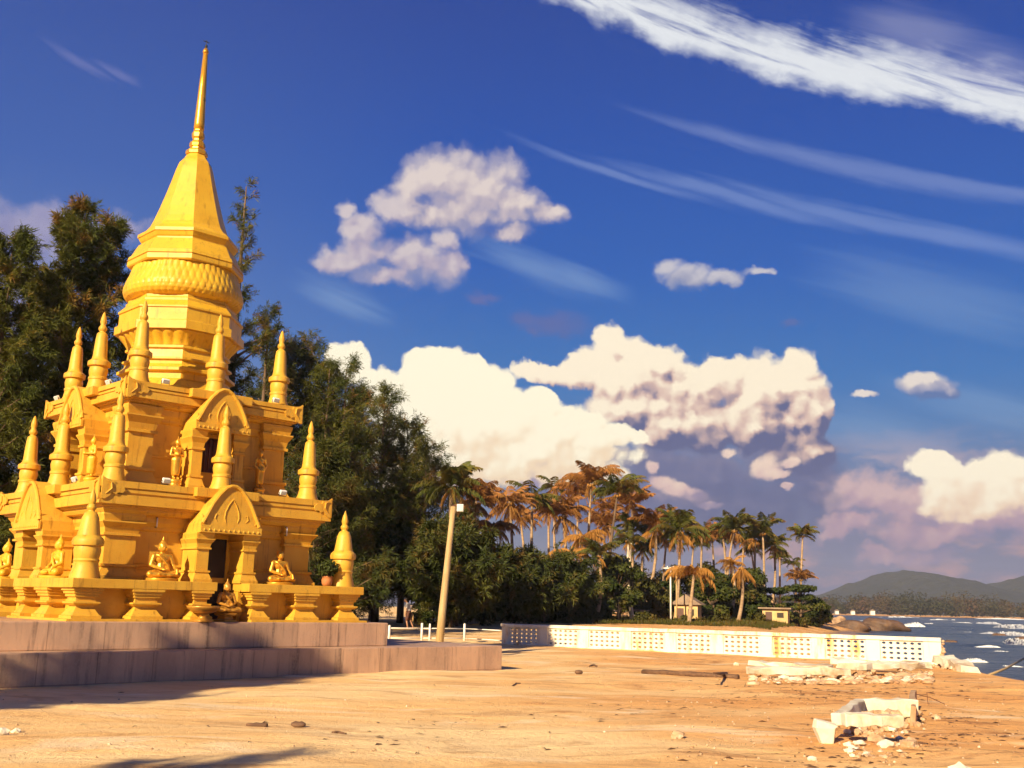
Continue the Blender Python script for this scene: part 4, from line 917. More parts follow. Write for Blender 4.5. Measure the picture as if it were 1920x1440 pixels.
casu('casuarina between the wide dark one and the lamp pole, partly hidden by both',765,800,72,5.2,27,nb=95,tw=17,nk=17,prof=thin,low=.15)
casu('lower casuarina just left of the lamp pole, with loose twiggy right edge',800,845,69,5.0,19,nb=96,tw=17,nk=16,low=.12,prof=thin)
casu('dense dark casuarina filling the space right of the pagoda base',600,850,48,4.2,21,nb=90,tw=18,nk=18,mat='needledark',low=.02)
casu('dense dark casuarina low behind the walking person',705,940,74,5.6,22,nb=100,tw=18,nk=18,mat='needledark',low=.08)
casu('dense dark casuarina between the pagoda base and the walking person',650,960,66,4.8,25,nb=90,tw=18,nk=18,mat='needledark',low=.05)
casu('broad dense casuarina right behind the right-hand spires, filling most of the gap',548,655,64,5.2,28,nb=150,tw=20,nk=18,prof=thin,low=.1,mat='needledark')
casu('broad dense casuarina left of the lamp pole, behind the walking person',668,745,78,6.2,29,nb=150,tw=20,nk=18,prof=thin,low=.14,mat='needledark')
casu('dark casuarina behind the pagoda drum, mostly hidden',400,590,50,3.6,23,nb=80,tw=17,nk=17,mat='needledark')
# lower dark casuarinas between the lamp pole and the palms
g='low dark casuarinas behind the balustrade'
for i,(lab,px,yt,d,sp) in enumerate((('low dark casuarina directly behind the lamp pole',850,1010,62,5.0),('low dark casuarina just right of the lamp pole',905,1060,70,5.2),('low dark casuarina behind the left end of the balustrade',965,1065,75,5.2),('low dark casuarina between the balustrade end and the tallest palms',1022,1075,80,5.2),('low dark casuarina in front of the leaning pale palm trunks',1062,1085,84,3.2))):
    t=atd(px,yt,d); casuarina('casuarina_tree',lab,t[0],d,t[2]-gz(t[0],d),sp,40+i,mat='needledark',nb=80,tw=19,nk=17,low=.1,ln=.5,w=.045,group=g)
# palms
P_=palm
P_('green coconut palm rising just behind the top of the lamp pole',845,912,66,838,'full','frond',.8,.95)
P_('orange-tinted palm next to the lamp pole, second from the left',893,940,82,900,'full','frondorange',.8)
P_('sparse palm third from the left with hanging dead fronds',955,940,88,960,'sparse','frondorange',1.)
P_('star-shaped palm with a straight thin trunk, left of the tallest palm',998,932,90,1000,'sparse','frond',0,1.05)
P_('bushy orange palm at the lower left of the tallest palm',1055,965,92,1050,'up','frondorange',1.)
P_('tallest palm of the grove, with reddish arching fronds',1108,905,96,1082,'up','frondorange',.7,1.05)
P_('second palm from the tallest, dark upright fronds on a thin dark leaning trunk',1158,925,93,1132,'up','frond',.0,.95,bark='bark')
P_('orange palm crown just right of the two tallest palms',1185,945,104,1180,'full','frondorange',1.)
P_('drooping golden palm below the tallest palm',1092,1005,90,1075,'hang','dryfrond',1.,.8)
P_('dark green palm right of the tallest group, half hidden',1188,990,100,1190,'full','frond',0,.85,bark='whitebark')
P_('orange-lit palm on a leaning curved trunk',1230,985,96,1197,'full','frondorange',1.,.95)
P_('big dark green star-shaped palm with yellow hanging fronds in the middle of the grove',1275,995,94,1266,'full','frond',1.,1.)
P_('small orange palm right of the big star-shaped palm',1317,1000,112,1316,'sparse','frondorange',.7,.8)
P_('low broad palm with wide hanging golden fronds in front of the grove',1302,1068,84,1291,'hang','dryfrond',.0,.78)
P_('slim green palm between the broad low palm and the paired trunks',1335,1010,118,1336,'full','frond',0,.8)
P_('slim palm with a long straight pale trunk',1355,1003,112,1353,'full','frondorange',0,.8)
P_('dark-crowned palm with two neighbours close behind it, tallest right of the big star palm',1377,992,110,1367,'full','frond',.7,.95)
P_('thin palm leaning behind the dark-crowned palm',1396,1012,120,1394,'sparse','frondorange',.6,.85)
P_('dead palm with a drooping orange crown leaning right',1390,1062,92,1382,'dry','dryfrond',1.,.75)
P_('short orange trunked palm beside the dead drooping palm',1372,1055,100,1366,'sparse','dryfrond',.8,.6)
P_('dark green palm standing clear of the grove at its right end',1430,998,112,1427,'full','frond',.0,.95)
P_('palm with dangling fronds tucked beside the clear-standing dark palm',1450,1022,118,1440,'full','frond',.8,.8)
P_('lone palm on a thin pinkish trunk, furthest right of all',1505,1003,124,1497,'full','frond',0,.72)
P_('small short palm left of the lone right-hand palm',1487,1055,126,1486,'sparse','frond',0,.6)
P_('stubby orange palm leaning right over the layered dark tree',1502,1085,112,1496,'up','frondorange',0,.62)
P_('orange palm behind the drooping golden palm',1135,985,110,1130,'full','frondorange',.8,.95)
P_('pale orange palm crown between the star-shaped palm and the bushy orange palm',1028,955,108,1030,'sparse','frondorange',.8,1.)
P_('greenish palm behind the orange-lit leaning palm',1250,1012,114,1248,'full','frond',.6,.85)
P_('yellowish palm low behind the lamp pole to its right',925,985,86,928,'hang','frondorange',.8,.8)
P_('hazy orange palm behind the tallest palm, to its left',1085,925,118,1088,'full','frondorange',0,1.)
P_('dark palm behind the dark-crowned palm, to its right',1408,1030,124,1408,'full','frond',0,.75)
P_('slender tall palm with long bare trunk left of the tallest palm',1040,912,120,1046,'sparse','frond',.8,.95)
P_('slender orange palm with a visible pale trunk right of the tallest pair',1142,955,118,1138,'up','frondorange',.6,.8)
P_('short green palm beneath the two tallest palms',1122,1040,86,1116,'up','frond',.8,.7)
P_('orange leaning palm with twin pale trunks, low in the middle of the grove',1070,1035,88,1052,'hang','dryfrond',.0,.75,bark='whitebark')
P_('green palm low between the orange-lit leaning palm and the white trunk',1205,1030,102,1200,'full','frond',.8,.75)
P_('tall palm with a bare white trunk standing behind the balustrade',1178,1012,88,1187,'sparse','frond',.6,.7,bark='whitebark')
P_('slim olive palm right of the slim pale-trunked palm',1300,1022,122,1300,'up','frond',0,.75)
P_('greenish palm behind the bushy trees, far left of the grove',872,965,96,874,'sparse','frond',.7,.85)
P_('orange palm just above the low dark casuarinas, right of the third palm',975,970,100,978,'full','frondorange',.7,.85)
P_('palm with a yellow skirt of dead fronds, left of the clear-standing dark palm',1415,1010,116,1412,'up','frond',.9,.7)
P_('little dark palm right of the clear-standing dark palm',1462,1045,126,1462,'full','frond',0,.55)
# understory trees
g='bushy trees under the palms'
for i,(lab,px,yt,d,rad,mt,lay) in enumerate((
 ('round dark broadleaf tree beneath the two tallest palms',1158,1050,88,2.3,'leaf',False),
 ('dark broadleaf tree left of the white palm trunk',1125,1118,90,1.5,'leaf',False),
 ('green bushy tree right of the white palm trunk',1215,1090,94,2.0,'leafolive',False),
 ('green bushy tree below the big star-shaped palm',1250,1095,100,2.0,'leaf',False),
 ('dark bushy tree right of the broad low palm',1332,1075,96,2.4,'leaf',False),
 ('olive bush behind the dead drooping palm',1372,1085,104,2.6,'leafolive',False),
 ('tall dark bushy tree between the dead palm and the clear-standing palm',1408,1070,106,2.3,'leaf',False),
 ('layered dark tree with flat spreading branches near the point',1452,1098,108,2.6,'leaf',True),
 ('layered dark tree at the right end of the grove, overhanging the boulders',1497,1093,110,2.7,'leaf',True),
 ('low dark shrub on the point above the tan boulders',1528,1128,112,1.7,'leaf',False),
 ('olive tree behind the small orange palm',1315,1062,116,2.8,'leafolive',False),
 ('olive tree far behind the star-shaped palm',1180,1058,116,3.0,'leafolive',False),
 ('olive tree far behind the broad low palm',1270,1062,120,3.0,'leafolive',False),
 ('brownish bush at the foot of the paired trunks',1345,1105,98,1.6,'leafolive',False),
 ('dark bush behind the row of huts',1235,1098,104,2.3,'leaf',False),
 ('dark bush just left of the flat-roofed hut',1412,1110,104,1.7,'leaf',False))):
    t=atd(px,yt,d); broadleaf('bushy_tree',lab,t[0],d,max(1.2,t[2]-gz(t[0],d)),rad,60+i,mt,clumps=30,n=210,size=.17,base=.12,layered=lay,group=g)
# shrubs by the fence and along the sand edge
def shrub(lab,px,py,d,ht,rad,seed,mat='leafolive',n=170):
    p=atd(px,py,d); broadleaf('shrub',lab,p[0],d,ht,rad,seed,mat,clumps=12,n=n,size=.10,base=.1,group='shrubs along the sand edge',cat='shrub')
shrub('yellow-green shrub right behind the walking person',790,1150,61.5,1.5,.65,90)
shrub('dark shrub in the shade left of the lamp pole',812,1150,60,1.1,.9,91,'leaf')
for i,(lab,px,d) in enumerate((('brown-green shrub behind the balustrade below the tallest palms',1110,84),('low shrub on the sand edge right of the white trunk',1215,86),('low shrub on the sand edge below the broad palm',1290,86),('low shrub on the sand edge beneath the dead palm',1350,88),('low shrub below the flat-roofed hut',1425,96),('low shrub between the huts and the boulders',1500,104))): shrub(lab,px,1155,d,.75,1.3,92+i,n=120)
t=thing('potted_plant','potted plant in an orange clay pot on the right end of the pagoda ledge','plant',wl(2.62,-3.2,ZA+.002),ROT)
mb=MB(); mb.lathe([(.09,0),(.12,.06),(.13,.14),(.11,.2),(.125,.21),(.125,.235),(.10,.235),(.09,.2)],20); mb.build('pot',M['terracotta'],t,True)
gg=np.random.default_rng(5); link('foliage',tri_mesh('foliage',leafcloud(np.array([0,0,.42]),.26,520,.05,gg,.9),4),M['leaf'],t)
mb=MB(); mb.tube([(0,0,.15),(.02,0,.3),(0,.03,.5)],[.015,.012,.006],6); mb.build('stem',M['bark'],t)
# dry grass along the top of the beach
V=[];g=np.random.default_rng(8)
px=g.uniform(930,1530,16000); d=g.uniform(80,104,16000)
X=np.array([atd(a,1150,b)[0] for a,b in zip(px,d)]); Z=ground_z(X,d); P=np.stack([X,d,Z],1)[Z>.15]
Vg=needles(P,np.tile([0,0,1.],(len(P),1)),2,.34,.03,g,.35,-.3); struct(link('dry_grass',tri_mesh('dry_grass',Vg,4),M['leafolive']),'stuff')
# far shore wood: one mass of tiny crowns along the bay
g=np.random.default_rng(9); Vs=[]
for k in range(420):
    x=g.uniform(-40,560); y=648+.12*x+g.uniform(2,60)+25*(g.random()**2); h=g.uniform(5,12)*(1.25 if 250<x<330 else 1.)
    c=np.array([x,y,h*.6]); Vs.append(leafcloud(c,h*.62,230,.8,g,.95))
struct(link('far_wood',tri_mesh('far_wood',np.concatenate(Vs),4),M['farleaf']),'stuff')
for i,(lab,px,w,h) in enumerate((('tiny white house on the far shore, left of the others',1600,2.2,1.2),('tiny white house with pale roof on the far shore in front of the wood',1637,2.6,1.6),('tiny pale house at the far waterline below the hill',1570,2,1.1))):
    p=atd(px,1154,652); t=thing('far_house',lab,'house',(p[0],p[1]+80-80,1.),0,'houses on the far shore'); mb=MB(); mb.box(-w/2,w/2,0,2,-1,h); mb.build('wall',M['white'],t); mb=MB(); mb.prism([(-w/2-.4,h+.01),(w/2+.4,h+.01),(0,h+.8)],-.4,2.4); mb.build('roof',M['hutroof'],t)
# huts, trunks and posts under the palms
def hut(lab,px,py,d,w,h,wall='hutwall',flat=True,open_=False):
    p=atd(px,py,d); z=gz(p[0],d); t=thing('beach_hut',lab,'hut',(p[0],d,z),R(-20),'beach huts under the palms')
    mb=MB(); mb.box(-w/2,w/2,-.9,.9,-.3,h); mb.build('wall',M[wall],t)
    mb=MB()
    if flat: mb.box(-w/2-.35,w/2+.35,-1.25,1.25,h+.002,h+.14)
    else: mb.prism([(-w/2-.4,h+.002),(w/2+.4,h+.002),(0,h+.9)],-1.2,1.2)
    mb.build('roof',M['hutroof'],t)
    mb=MB(); mb.box(-.25*w-.3,-.25*w+.3,-.935,-.902,0,h*.8); mb.build('door',M['red_door'],t)
    mb=MB(); mb.box(.08*w,.34*w,-.935,-.902,h*.4,h*.75); mb.build('window',M['dark'],t)
hut('flat-roofed yellow hut near the right end of the grove',1455,1150,101,2.3,1.3)
hut('yellowish hut with pitched roof behind the broad low palm',1290,1150,93,2.0,1.5,flat=False)
hut('small pale yellow hut between the white trunk and the broad low palm',1234,1150,95,.95,1.2)
hut('grey walled shed in the shade right of the lamp pole',872,1140,72,1.3,1.7,'greywall')
hut('white-walled kiosk low under the leaning curved palm trunk',1206,1150,94,.9,.8,'white')
def post(lab,px,pyt,d,r,mat,bar=False,name='post',cat='post'):
    p=atd(px,pyt,d); z=gz(p[0],d); o=thing(name,lab,cat,(p[0],d,z),0); h=p[2]-z
    mb=MB(); mb.tube([(0,0,-.2),(.0,0,h*.5),(0,0,h)],[r,r*.9,r*.8],8); mb.build('shaft',M[mat],o,True)
    if bar:
        mb=MB(); mb.box(-.8,.8,-.05,.05,h-.16,h-.06); mb.build('crossarm',M['white'],o)
        mb=MB()
        for x in(-.7,-.25,.25,.7): mb.lathe([(.05,h-.06),(.07,h-.02),(.03,h+.08)],8,x)
        mb.build('insulator',M['white'],o)
post('white utility pole with a crossarm, left of the broad low palm',1257,1063,92,.085,'white',True,'utility_pole','pole')
post('slim wooden post right beside the white utility pole',1268,1068,90,.07,'polewood')
post('short lamp post with a round white head in front of the dark broadleaf tree',1160,1125,86,.05,'polewood')
post('bare grey trunk post in the shade right of the lamp pole',858,1128,66,.11,'bark')
def trunk(lab,px,d,pts,r):
    p=atd(px,1150,d); o=thing('bare_trunk',lab,'tree trunk',(p[0],d,gz(p[0],d)-.1),0,'bare trunks in the shade')
    for q in pts: 
        mb=MB(); mb.tube(q,[r*(1-.5*k/(len(q)-1)) for k in range(len(q))],8); mb.build('limb',M['palmbark'],o,True)
trunk('forked sunlit trunk under the dark casuarinas, nearest the lamp pole',852,68,[[(0,0,0),(.05,0,.8),(-.2,0,2.)],[(.05,0,.7),(.3,0,2.)]],.14)
trunk('upright sunlit trunk pair under the dark casuarinas',918,78,[[(0,0,0),(.05,0,1.2),(.0,0,2.8)],[(.3,0,0),(.25,0,1.1),(.5,0,2.4)]],.14)
trunk('slanting sunlit branch and trunk left of the balustrade end',935,80,[[(-.4,0,.1),(.1,0,.7),(.7,0,1.6)],[(.5,0,0),(.45,0,.8),(.6,0,1.7)]],.11)
trunk('three-stemmed sunlit trunk under the casuarina behind the balustrade end',952,82,[[(0,0,0),(-.3,0,1.5)],[(.1,0,0),(.15,0,1.8)],[(.2,0,0),(.6,0,1.6)]],.11)
# boulders at the point
for i,(lab,px,py,z,r_,sq,mt) in enumerate((('tan upright boulder on the point, tallest of the tan boulders',1546,1172,-.2,.95,(1,.9,1.15),'rock'),('tan rounded boulder at the sea end of the tan boulders',1572,1172,-.3,.95,(1.25,.9,.9),'rock'),('small pale boulder left of the tall tan boulder',1522,1172,-.2,.65,(1.3,.9,.75),'rock'),('small tan boulder at the left end of the boulders',1505,1174,-.1,.5,(1.3,.9,.7),'rock'),('dark low boulder in the water beside the tan boulders',1597,1187,-.75,1.25,(1.5,1,.75),'darkrock'),('long dark boulder in the water, furthest out behind the balustrade',1650,1187,-.8,1.75,(1.6,1,.72),'darkrock'),('small dark rock awash in the breaking wave near the right edge',1874,1195,-.75,.45,(1.6,1,.6),'darkrock'),('tiny dark rock awash beyond the balustrade end',1785,1206,-.75,.3,(1.6,1,.5),'darkrock'),('dark rock at the right edge of the photo in the surf',1916,1201,-.75,.4,(1.5,1,.6),'darkrock'))):
    p=gp(px,py,z); g=np.random.default_rng(200+i); v,f=ico(4); V=[]
    for q in v:
        q=np.array(q); n=1+.22*math.sin(2.3*q[0]+i)*math.cos(2.7*q[1]+1.3*i)+.12*math.sin(5*q[2]+4*q[0]+i)+.06*math.sin(11*q[0]+7*q[1]+9*q[2]); V.append(tuple(q*n*r_*np.array(sq)))
    mb=MB(); mb.add(V,f); o=mb.build('boulder',M[mt],None,True); o.location=(p[0],p[1],z+r_*.35); tag(o,lab,'rock','boulders at the waterline')
# trees standing behind the photographer, left: only their shade falls into the picture
casuarina('casuarina_tree','casuarina behind the viewpoint, casting the long shade on the lower left sand',-13.9,5.4,10,3.0,31,nb=110,tw=20,nk=20,low=.2,w=.03)
casuarina('casuarina_tree','slim bare casuarina behind the viewpoint, casting thin streaks of shade on the near sand',-9.5,-2.5,7.6,1.6,32,nb=22,tw=8,nk=12,low=.45,w=.03)
# ------------------------------------------------------------------ sky, sun, camera
w=bpy.data.worlds.new('World'); SC.world=w; w.use_nodes=True
t=NT(w.node_tree); bgn=w.node_tree.nodes['Background']; bgn.inputs[1].default_value=BG
K=1/(2**EXPO)/BG
def sc(r,g,b):  # displayed sRGB -> radiance fed to the background
    return tuple(c*K for c in lin(r,g,b))
D=t.n('ShaderNodeTexCoord').outputs['Generated']
sp=t.n('ShaderNodeSeparateXYZ'); t.l(D,sp.inputs[0])
az=t.math('ARCTAN2',sp.outputs[0],sp.outputs[1]); el=t.math('ARCSINE',sp.outputs[2])
cb=t.n('ShaderNodeCombineXYZ'); t.l(az,cb.inputs[0]); t.l(el,cb.inputs[1]); P0=cb.outputs[0]
sky=t.n('ShaderNodeTexSky'); sky.sky_type='NISHITA'; sky.sun_disc=False; sky.sun_elevation=SUN_EL; sky.sun_rotation=SUN_HEAD; sky.altitude=0; sky.air_density=1.; sky.dust_density=.6; sky.ozone_density=2.
en=t.math('MULTIPLY',el,1/R(60),clamp=True)
rl=t.ramp(en,[(0,lin(160,140,160)),(.12,lin(126,140,184)),(.24,lin(84,122,194)),(.36,lin(56,98,184)),(.52,lin(46,78,166)),(.75,lin(40,64,146)),(1,lin(38,56,124))])
rr=t.ramp(en,[(0,lin(122,112,148)),(.06,lin(112,116,156)),(.12,lin(84,128,182)),(.2,lin(38,114,192)),(.30,lin(6,92,190)),(.42,lin(18,78,178)),(.58,lin(34,64,154)),(.75,lin(34,54,136)),(1,lin(42,58,122))])
base=t.mix(t.step(az,-.42,.02),rl,rr)
base=t.vm('SCALE',base); base.node.inputs[3].default_value=K*.86
base=t.mix(.05,base,sky.outputs[0])
def field(P,lobes,k=.25):
    f=None
    for cx,cy,rx,ry in lobes:
        a,e=azel(cx,cy); ra=rx/F*math.cos(.1); re=ry/F
        q=t.vm('MULTIPLY_ADD',P,(1/ra,1/re,0),(-a/ra,-e/re,0)); ln=t.vm('LENGTH',q,out='v')
        if f is None: f=ln
        else:
            nd=t.n('ShaderNodeMath',operation='SMOOTH_MIN'); t.l(f,nd.inputs[0]); t.l(ln,nd.inputs[1]); nd.inputs[2].default_value=k; f=nd.outputs[0]
    return t.math('SUBTRACT',1.,f)
def cen(n,ax,ay): return t.vm('MULTIPLY',t.vm('SUBTRACT',n,(.5,.5,.5)),(ax,ay,0))
nC=t.noise(P0,10,3,.55,out=1); nF=t.noise(P0,42,7,.66,out=1)
mot=t.noise(P0,15,5,.6)
WF=t.vm('ADD',P0,cen(nF,.022,.022))
def voro(vec,scale):
    nd=t.n('ShaderNodeTexVoronoi',voronoi_dimensions='2D',feature='SMOOTH_F1'); nd.inputs['Scale'].default_value=scale; nd.inputs['Smoothness'].default_value=.35
    t.l(vec,nd.inputs['Vector']); return nd.outputs['Distance']
def puffs(vec): return t.math('SUBTRACT',.55,t.math('ADD',t.math('MULTIPLY',voro(vec,30),.75),t.math('MULTIPLY',voro(vec,78),.40)))
pA=puffs(WF); pB=puffs(t.vm('ADD',WF,(-.005,.007,0))); REL=t.math('SUBTRACT',pA,pB)
col=base
# thin streaks
Ps=t.n('ShaderNodeVectorRotate',rotation_type='Z_AXIS'); 
a0,e0=azel(1400,85); a1,e1=azel(1920,195); ang=math.atan2(e1-e0,a1-a0)
t.l(P0,Ps.inputs['Vector']); Ps.inputs['Angle'].default_value=-ang
PR=Ps.outputs[0]
sn=t.noise(t.scale(PR,(.45,9,1)),6,8,.66,dist=.35)
nS=t.noise(t.scale(PR,(.8,3.5,1)),7,8,.66,out=1); sn=t.math('SUBTRACT',sn,.5)
WS=t.vm('ADD',PR,cen(nS,.07,.022))
def prot(px,py):
    a_,e_=azel(px,py); return a_*math.cos(ang)+e_*math.sin(ang),-a_*math.sin(ang)+e_*math.cos(ang)
def fieldR(P,lobes,k):
    f=None
    for cx,cy,rx,ry in lobes:
        a,e=prot(cx,cy); ra=rx/F; re=ry/F
        ln=t.vm('LENGTH',t.vm('MULTIPLY_ADD',P,(1/ra,1/re,0),(-a/ra,-e/re,0)),out='v')
        if f is None: f=ln
        else:
            nd=t.n('ShaderNodeMath',operation='SMOOTH_MIN'); t.l(f,nd.inputs[0]); t.l(ln,nd.inputs[1]); nd.inputs[2].default_value=k; f=nd.outputs[0]
    return t.math('SUBTRACT',1.,f)
def streak(lobes,strength,colr,lo=-.1,hi=.9,grain=1.3):
    global col
    f=fieldR(WS,lobes,.6); al=t.math('MULTIPLY',t.step(t.math('MULTIPLY_ADD',sn,grain,f),lo,hi),strength)
    col=t.mix(al,col,sc(*colr))
def prot(px,py):
    a_,e_=azel(px,py); return a_*math.cos(ang)+e_*math.sin(ang),-a_*math.sin(ang)+e_*math.cos(ang)
sr=t.n('ShaderNodeSeparateXYZ'); t.l(PR,sr.inputs[0]); xr,yr=sr.outputs[0],sr.outputs[1]
x0_,y0_=prot(960,-8); xm,ym=prot(1420,92); x1_,y1_=prot(1915,192)
wob=t.noise(t.scale(PR,(1,.05,1)),7,5,.6); wid=t.noise(t.scale(t.vm('ADD',PR,(3,0,0)),(1,.05,1)),9,3,.5)
fv=t.n('ShaderNodeVectorRotate',rotation_type='Z_AXIS'); t.l(PR,fv.inputs['Vector']); fv.inputs['Angle'].default_value=.09
fib=t.noise(t.scale(fv.outputs[0],(2.2,26,1)),3.,8,.64,dist=.35); fray=t.noise(t.scale(PR,(1,2.2,1)),26,7,.66)
tt=t.math('MULTIPLY',t.math('SUBTRACT',xr,xm),(y1_-ym)/(x1_-xm))
dd=t.math('SUBTRACT',t.math('SUBTRACT',yr,ym),t.math('MULTIPLY_ADD',t.math('SUBTRACT',wob,.5),.030,tt))
dn=t.math('MULTIPLY_ADD',t.math('SUBTRACT',fray,.5),.030,dd); du=t.math('MULTIPLY_ADD',t.math('SUBTRACT',fib,.5),.055,dn)
wd=t.math('MULTIPLY_ADD',wid,.030,.004)
low=t.step(t.math('ADD',dn,wd),-.006,.014); upp=t.math('SUBTRACT',1.,t.step(t.math('SUBTRACT',du,t.math('MULTIPLY',wd,.75)),-.012,.020))
band_=t.math('MULTIPLY',t.math('MULTIPLY',low,upp),t.math('MULTIPLY',t.step(xr,x0_-.02,x0_+.04),t.step(fib,.22,.50)))
col=t.mix(t.math('MULTIPLY',band_,.93),col,sc(236,239,242))
streak([(1700,60,150,45),(1850,130,130,50),(1730,85,40,18)],.30,(190,190,215))
streak([(1380,265,260,16),(1560,305,280,20),(1740,340,280,20),(1900,365,200,16)],.28,(170,185,225))
streak([(1150,325,240,12),(1350,365,280,18),(1560,405,300,22),(1780,445,280,26)],.30,(165,185,228))
streak([(1000,500,170,30),(1090,525,110,24),(640,560,120,30)],.38,(150,180,215),-.2,.9)
streak([(160,122,80,12),(225,135,60,9)],.28,(150,150,200))
streak([(1750,560,240,60),(1850,760,200,40),(1650,820,160,60)],.25,(150,180,215),-.2,.9)
# low haze band of pink-lit cloud scraps over the bay
hb=t.noise(t.scale(WF,(1,3.4,1)),9,5,.6)
band=t.math('MULTIPLY',t.step(el,.175,.10),t.step(az,.02,.18))
pink=t.math('MULTIPLY',t.step(hb,.46,.66),band)
col=t.mix(t.math('MULTIPLY',band,.6),col,sc(124,124,160))
col=t.mix(t.math('MULTIPLY',pink,.95),col,t.mix(t.step(el,.03,.13),sc(196,152,158),sc(204,178,182)))
OFF=(-.010,.013,0)
def cumulus(lobes,lit,mid,dark,ybase,yspan,warpamp=.03,crisp=.12,relk=1.,op=1.,soft=0.,k=.22,emb=.8,pamp=.5,ramp=(-.2,.5,.35,1.05)):
    global col
    W=t.vm('ADD',P0,t.vm('ADD',cen(nC,warpamp*1.3,warpamp),cen(nF,warpamp*.7,warpamp*.7)))
    f=field(W,lobes,k); fe=t.math('MULTIPLY_ADD',pA,pamp,f); al=t.math('MULTIPLY',t.step(fe,soft,soft+crisp),op)
    eb=azel(960,ybase)[1]; et=azel(960,ybase-yspan)[1]
    h=t.math('DIVIDE',t.math('SUBTRACT',t.math('MULTIPLY_ADD',mot,.05,el),eb+.025),et-eb)      # 0 at the base, 1 at the lit top
    s=t.math('MULTIPLY_ADD',REL,relk,h)
    if emb:
        f2=field(t.vm('ADD',W,OFF),lobes,k); s=t.math('MULTIPLY_ADD',t.math('SUBTRACT',f,f2),emb,s)
    c=t.mix(t.step(s,ramp[0],ramp[1]),sc(*dark),sc(*mid)); c=t.mix(t.step(s,ramp[2],ramp[3]),c,sc(*lit))
    col=t.mix(al,col,c)
cumulus([(40,430,140,60),(140,420,110,40),(220,430,60,25),(10,560,120,120),(15,700,90,90)],(196,186,204),(168,160,190),(140,135,175),640,300,.05,.9,.6,.75,-.2,emb=0)
cumulus([(825,330,95,60),(770,350,46,55),(900,355,100,66),(960,395,75,45),(1025,408,45,28),(870,405,100,42),(800,395,60,36),(962,435,50,24)],(232,216,208),(198,184,192),(138,142,182),480,200,.034,.7,1.2,.94,-.05)
cumulus([(662,385,26,26),(690,425,48,42),(735,385,40,35),(700,470,70,40),(650,485,70,28),(780,480,70,50),(825,450,36,28),(835,495,40,40),(725,515,80,26)],(218,204,204),(188,174,190),(140,146,186),550,170,.034,.6,1.2,.92,-.05)
cumulus([(1262,500,30,24),(1300,520,45,24),(1355,524,40,18),(1415,505,30,10)],(208,203,208),(170,170,190),(100,125,180),545,70,.03,.7,1.,.9,-.05,emb=.4)
cumulus([(1722,716,45,18),(1750,728,50,20),(1622,742,26,8),(1780,735,30,14)],(240,226,214),(170,168,190),(95,120,172),757,60,.02,.5,1.,.95,-.05,emb=.4)
cumulus([(985,600,40,24),(1040,605,70,30),(900,540,40,16),(1000,620,30,14),(1480,610,30,10)],(120,112,160),(112,108,158),(98,104,160),640,90,.05,1.,.3,.5,-.15,emb=0)
# violet bank low behind the palms
cumulus([(1110,930,150,55),(1250,880,130,65),(1180,970,150,50),(1330,890,120,60),(1400,950,160,50),(1480,870,90,66),(1515,905,62,40),(1290,985,170,40),(1450,960,110,36),(1520,940,60,18)],(142,136,162),(106,110,150),(84,93,138),1020,260,.05,.9,.5,.97,-.25,emb=.35,ramp=(.0,.6,.5,1.2))
# right-hand towering bank, lit above and violet below
cumulus([(1145,645,42,42),(1105,690,75,48),(1010,698,52,26),(1185,695,110,62),(1235,675,60,42),(1180,760,100,46),(1290,720,110,52),(1350,705,80,45),(1420,735,100,68),(1490,720,62,58),(1520,770,44,60),(1440,800,110,60),(1330,790,120,60),(1250,800,90,50),(1500,850,60,50)],(262,246,218),(226,192,178),(96,101,143),890,200,.03,.24,1.0,emb=.65,ramp=(.05,.62,.45,.95))
# left bright bank
cumulus([(640,680,46,38),(672,672,30,34),(730,725,55,42),(785,690,38,42),(830,690,52,44),(875,710,50,46),(920,735,50,46),(800,760,140,90),(900,800,170,90),(980,770,60,44),(1010,745,30,22),(1050,800,90,46),(960,850,230,62),(1120,820,70,26),(1180,820,28,14),(800,860,170,70),(1000,880,170,40)],(268,256,226),(254,226,190),(160,146,176),970,170,.026,.20,.9,emb=.45,ramp=(-.2,.35,.3,.95))
cumulus([(1222,880,16,14),(1240,905,34,20),(1268,918,36,18),(1300,925,30,16),(1372,850,20,12),(1440,880,28,26),(1478,872,16,12),(1460,893,22,10),(1476,916,14,6),(1330,945,30,10)],(252,222,200),(232,196,188),(150,136,165),940,90,.02,.5,.8,.92,emb=0)
# soft pink skirt below the right-hand bank
cumulus([(1640,930,90,40),(1720,950,110,40),(1850,985,130,34),(1780,1000,120,26),(1600,985,60,22),(1700,1040,90,16),(1560,1000,40,16)],(226,190,186),(190,156,172),(140,130,166),1050,160,.05,.8,.7,.85,-.2,emb=.3)
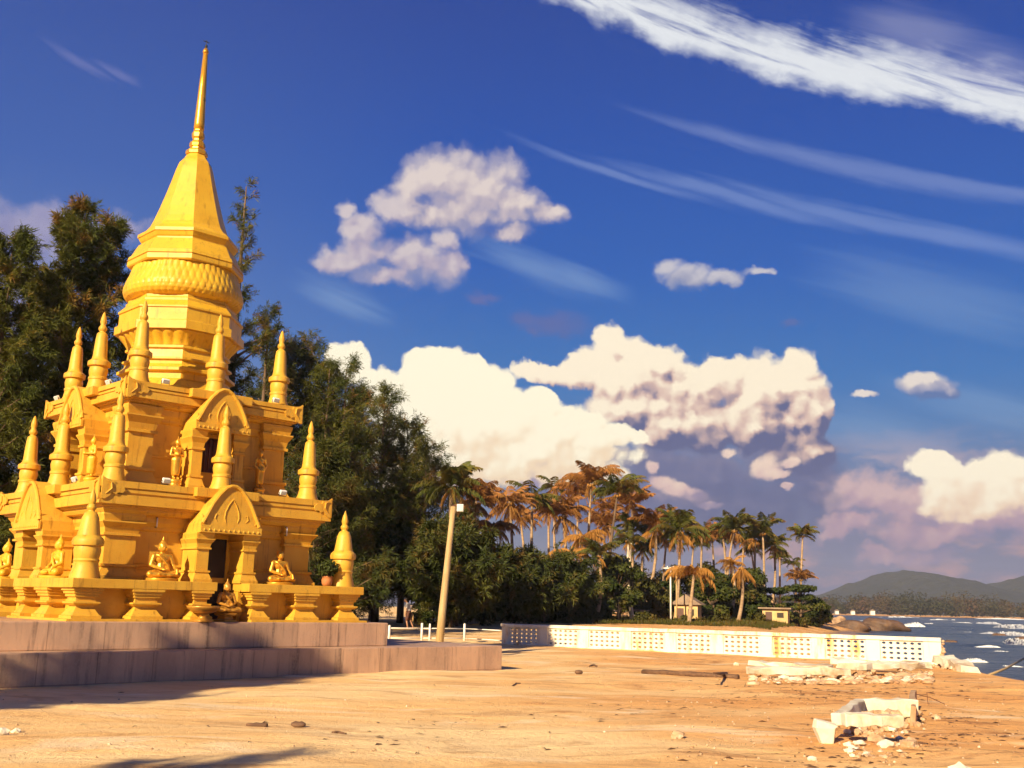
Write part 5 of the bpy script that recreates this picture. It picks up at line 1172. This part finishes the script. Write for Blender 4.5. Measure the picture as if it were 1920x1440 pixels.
# right-hand low bank
cumulus([(1738,876,38,26),(1765,890,36,28),(1790,930,60,36),(1835,890,34,34),(1868,880,44,34),(1905,880,40,30),(1890,930,90,46),(1830,960,90,26)],(266,252,224),(252,222,192),(186,152,172),1010,110,.024,.24,.9,emb=.45)
t.l(col,bgn.inputs[0])
w.cycles.sampling_method='NONE'
hm=bpy.data.materials.new('air_haze'); hm.use_nodes=True; hn=hm.node_tree; hn.nodes.clear()
pv=hn.nodes.new('ShaderNodeVolumePrincipled'); ho=hn.nodes.new('ShaderNodeOutputMaterial'); hn.links.new(pv.outputs[0],ho.inputs['Volume'])
pv.inputs['Color'].default_value=(.62,.70,.86,1); pv.inputs['Density'].default_value=.00021; pv.inputs['Anisotropy'].default_value=.1
mb=MB(); mb.box(-760,1960,-420,2560,-9.,122.); hz=struct(mb.build('haze',hm),'stuff')
sd=bpy.data.lights.new('sun','SUN'); sd.energy=5.; sd.angle=R(.6); sd.color=(1,.79,.49)
so=bpy.data.objects.new('sun',sd); COL.objects.link(so)
dv=Vector((math.sin(SUN_HEAD)*math.cos(SUN_EL),math.cos(SUN_HEAD)*math.cos(SUN_EL),math.sin(SUN_EL)))
so.rotation_euler=dv.to_track_quat('Z','Y').to_euler()
cd=bpy.data.cameras.new('camera'); cd.sensor_width=36; cd.sensor_fit='HORIZONTAL'; cd.lens=F/1920*36; cd.clip_start=.1; cd.clip_end=9000
co=bpy.data.objects.new('camera',cd); COL.objects.link(co); co.location=(0,0,H)
from mathutils import Matrix
co.matrix_world=Matrix.Translation((0,0,H))@Matrix.Rotation(math.pi/2+PITCH,4,'X')@Matrix.Rotation(ROLL,4,'Z')
SC.camera=co
vs=SC.view_settings; vs.view_transform='Standard'; vs.look='None'; vs.exposure=EXPO; vs.gamma=1.
SC.cycles.max_bounces=5; SC.cycles.diffuse_bounces=3; SC.cycles.transmission_bounces=3; SC.cycles.use_denoising=True; SC.cycles.use_adaptive_sampling=True; SC.cycles.adaptive_threshold=.025; SC.cycles.adaptive_min_samples=12
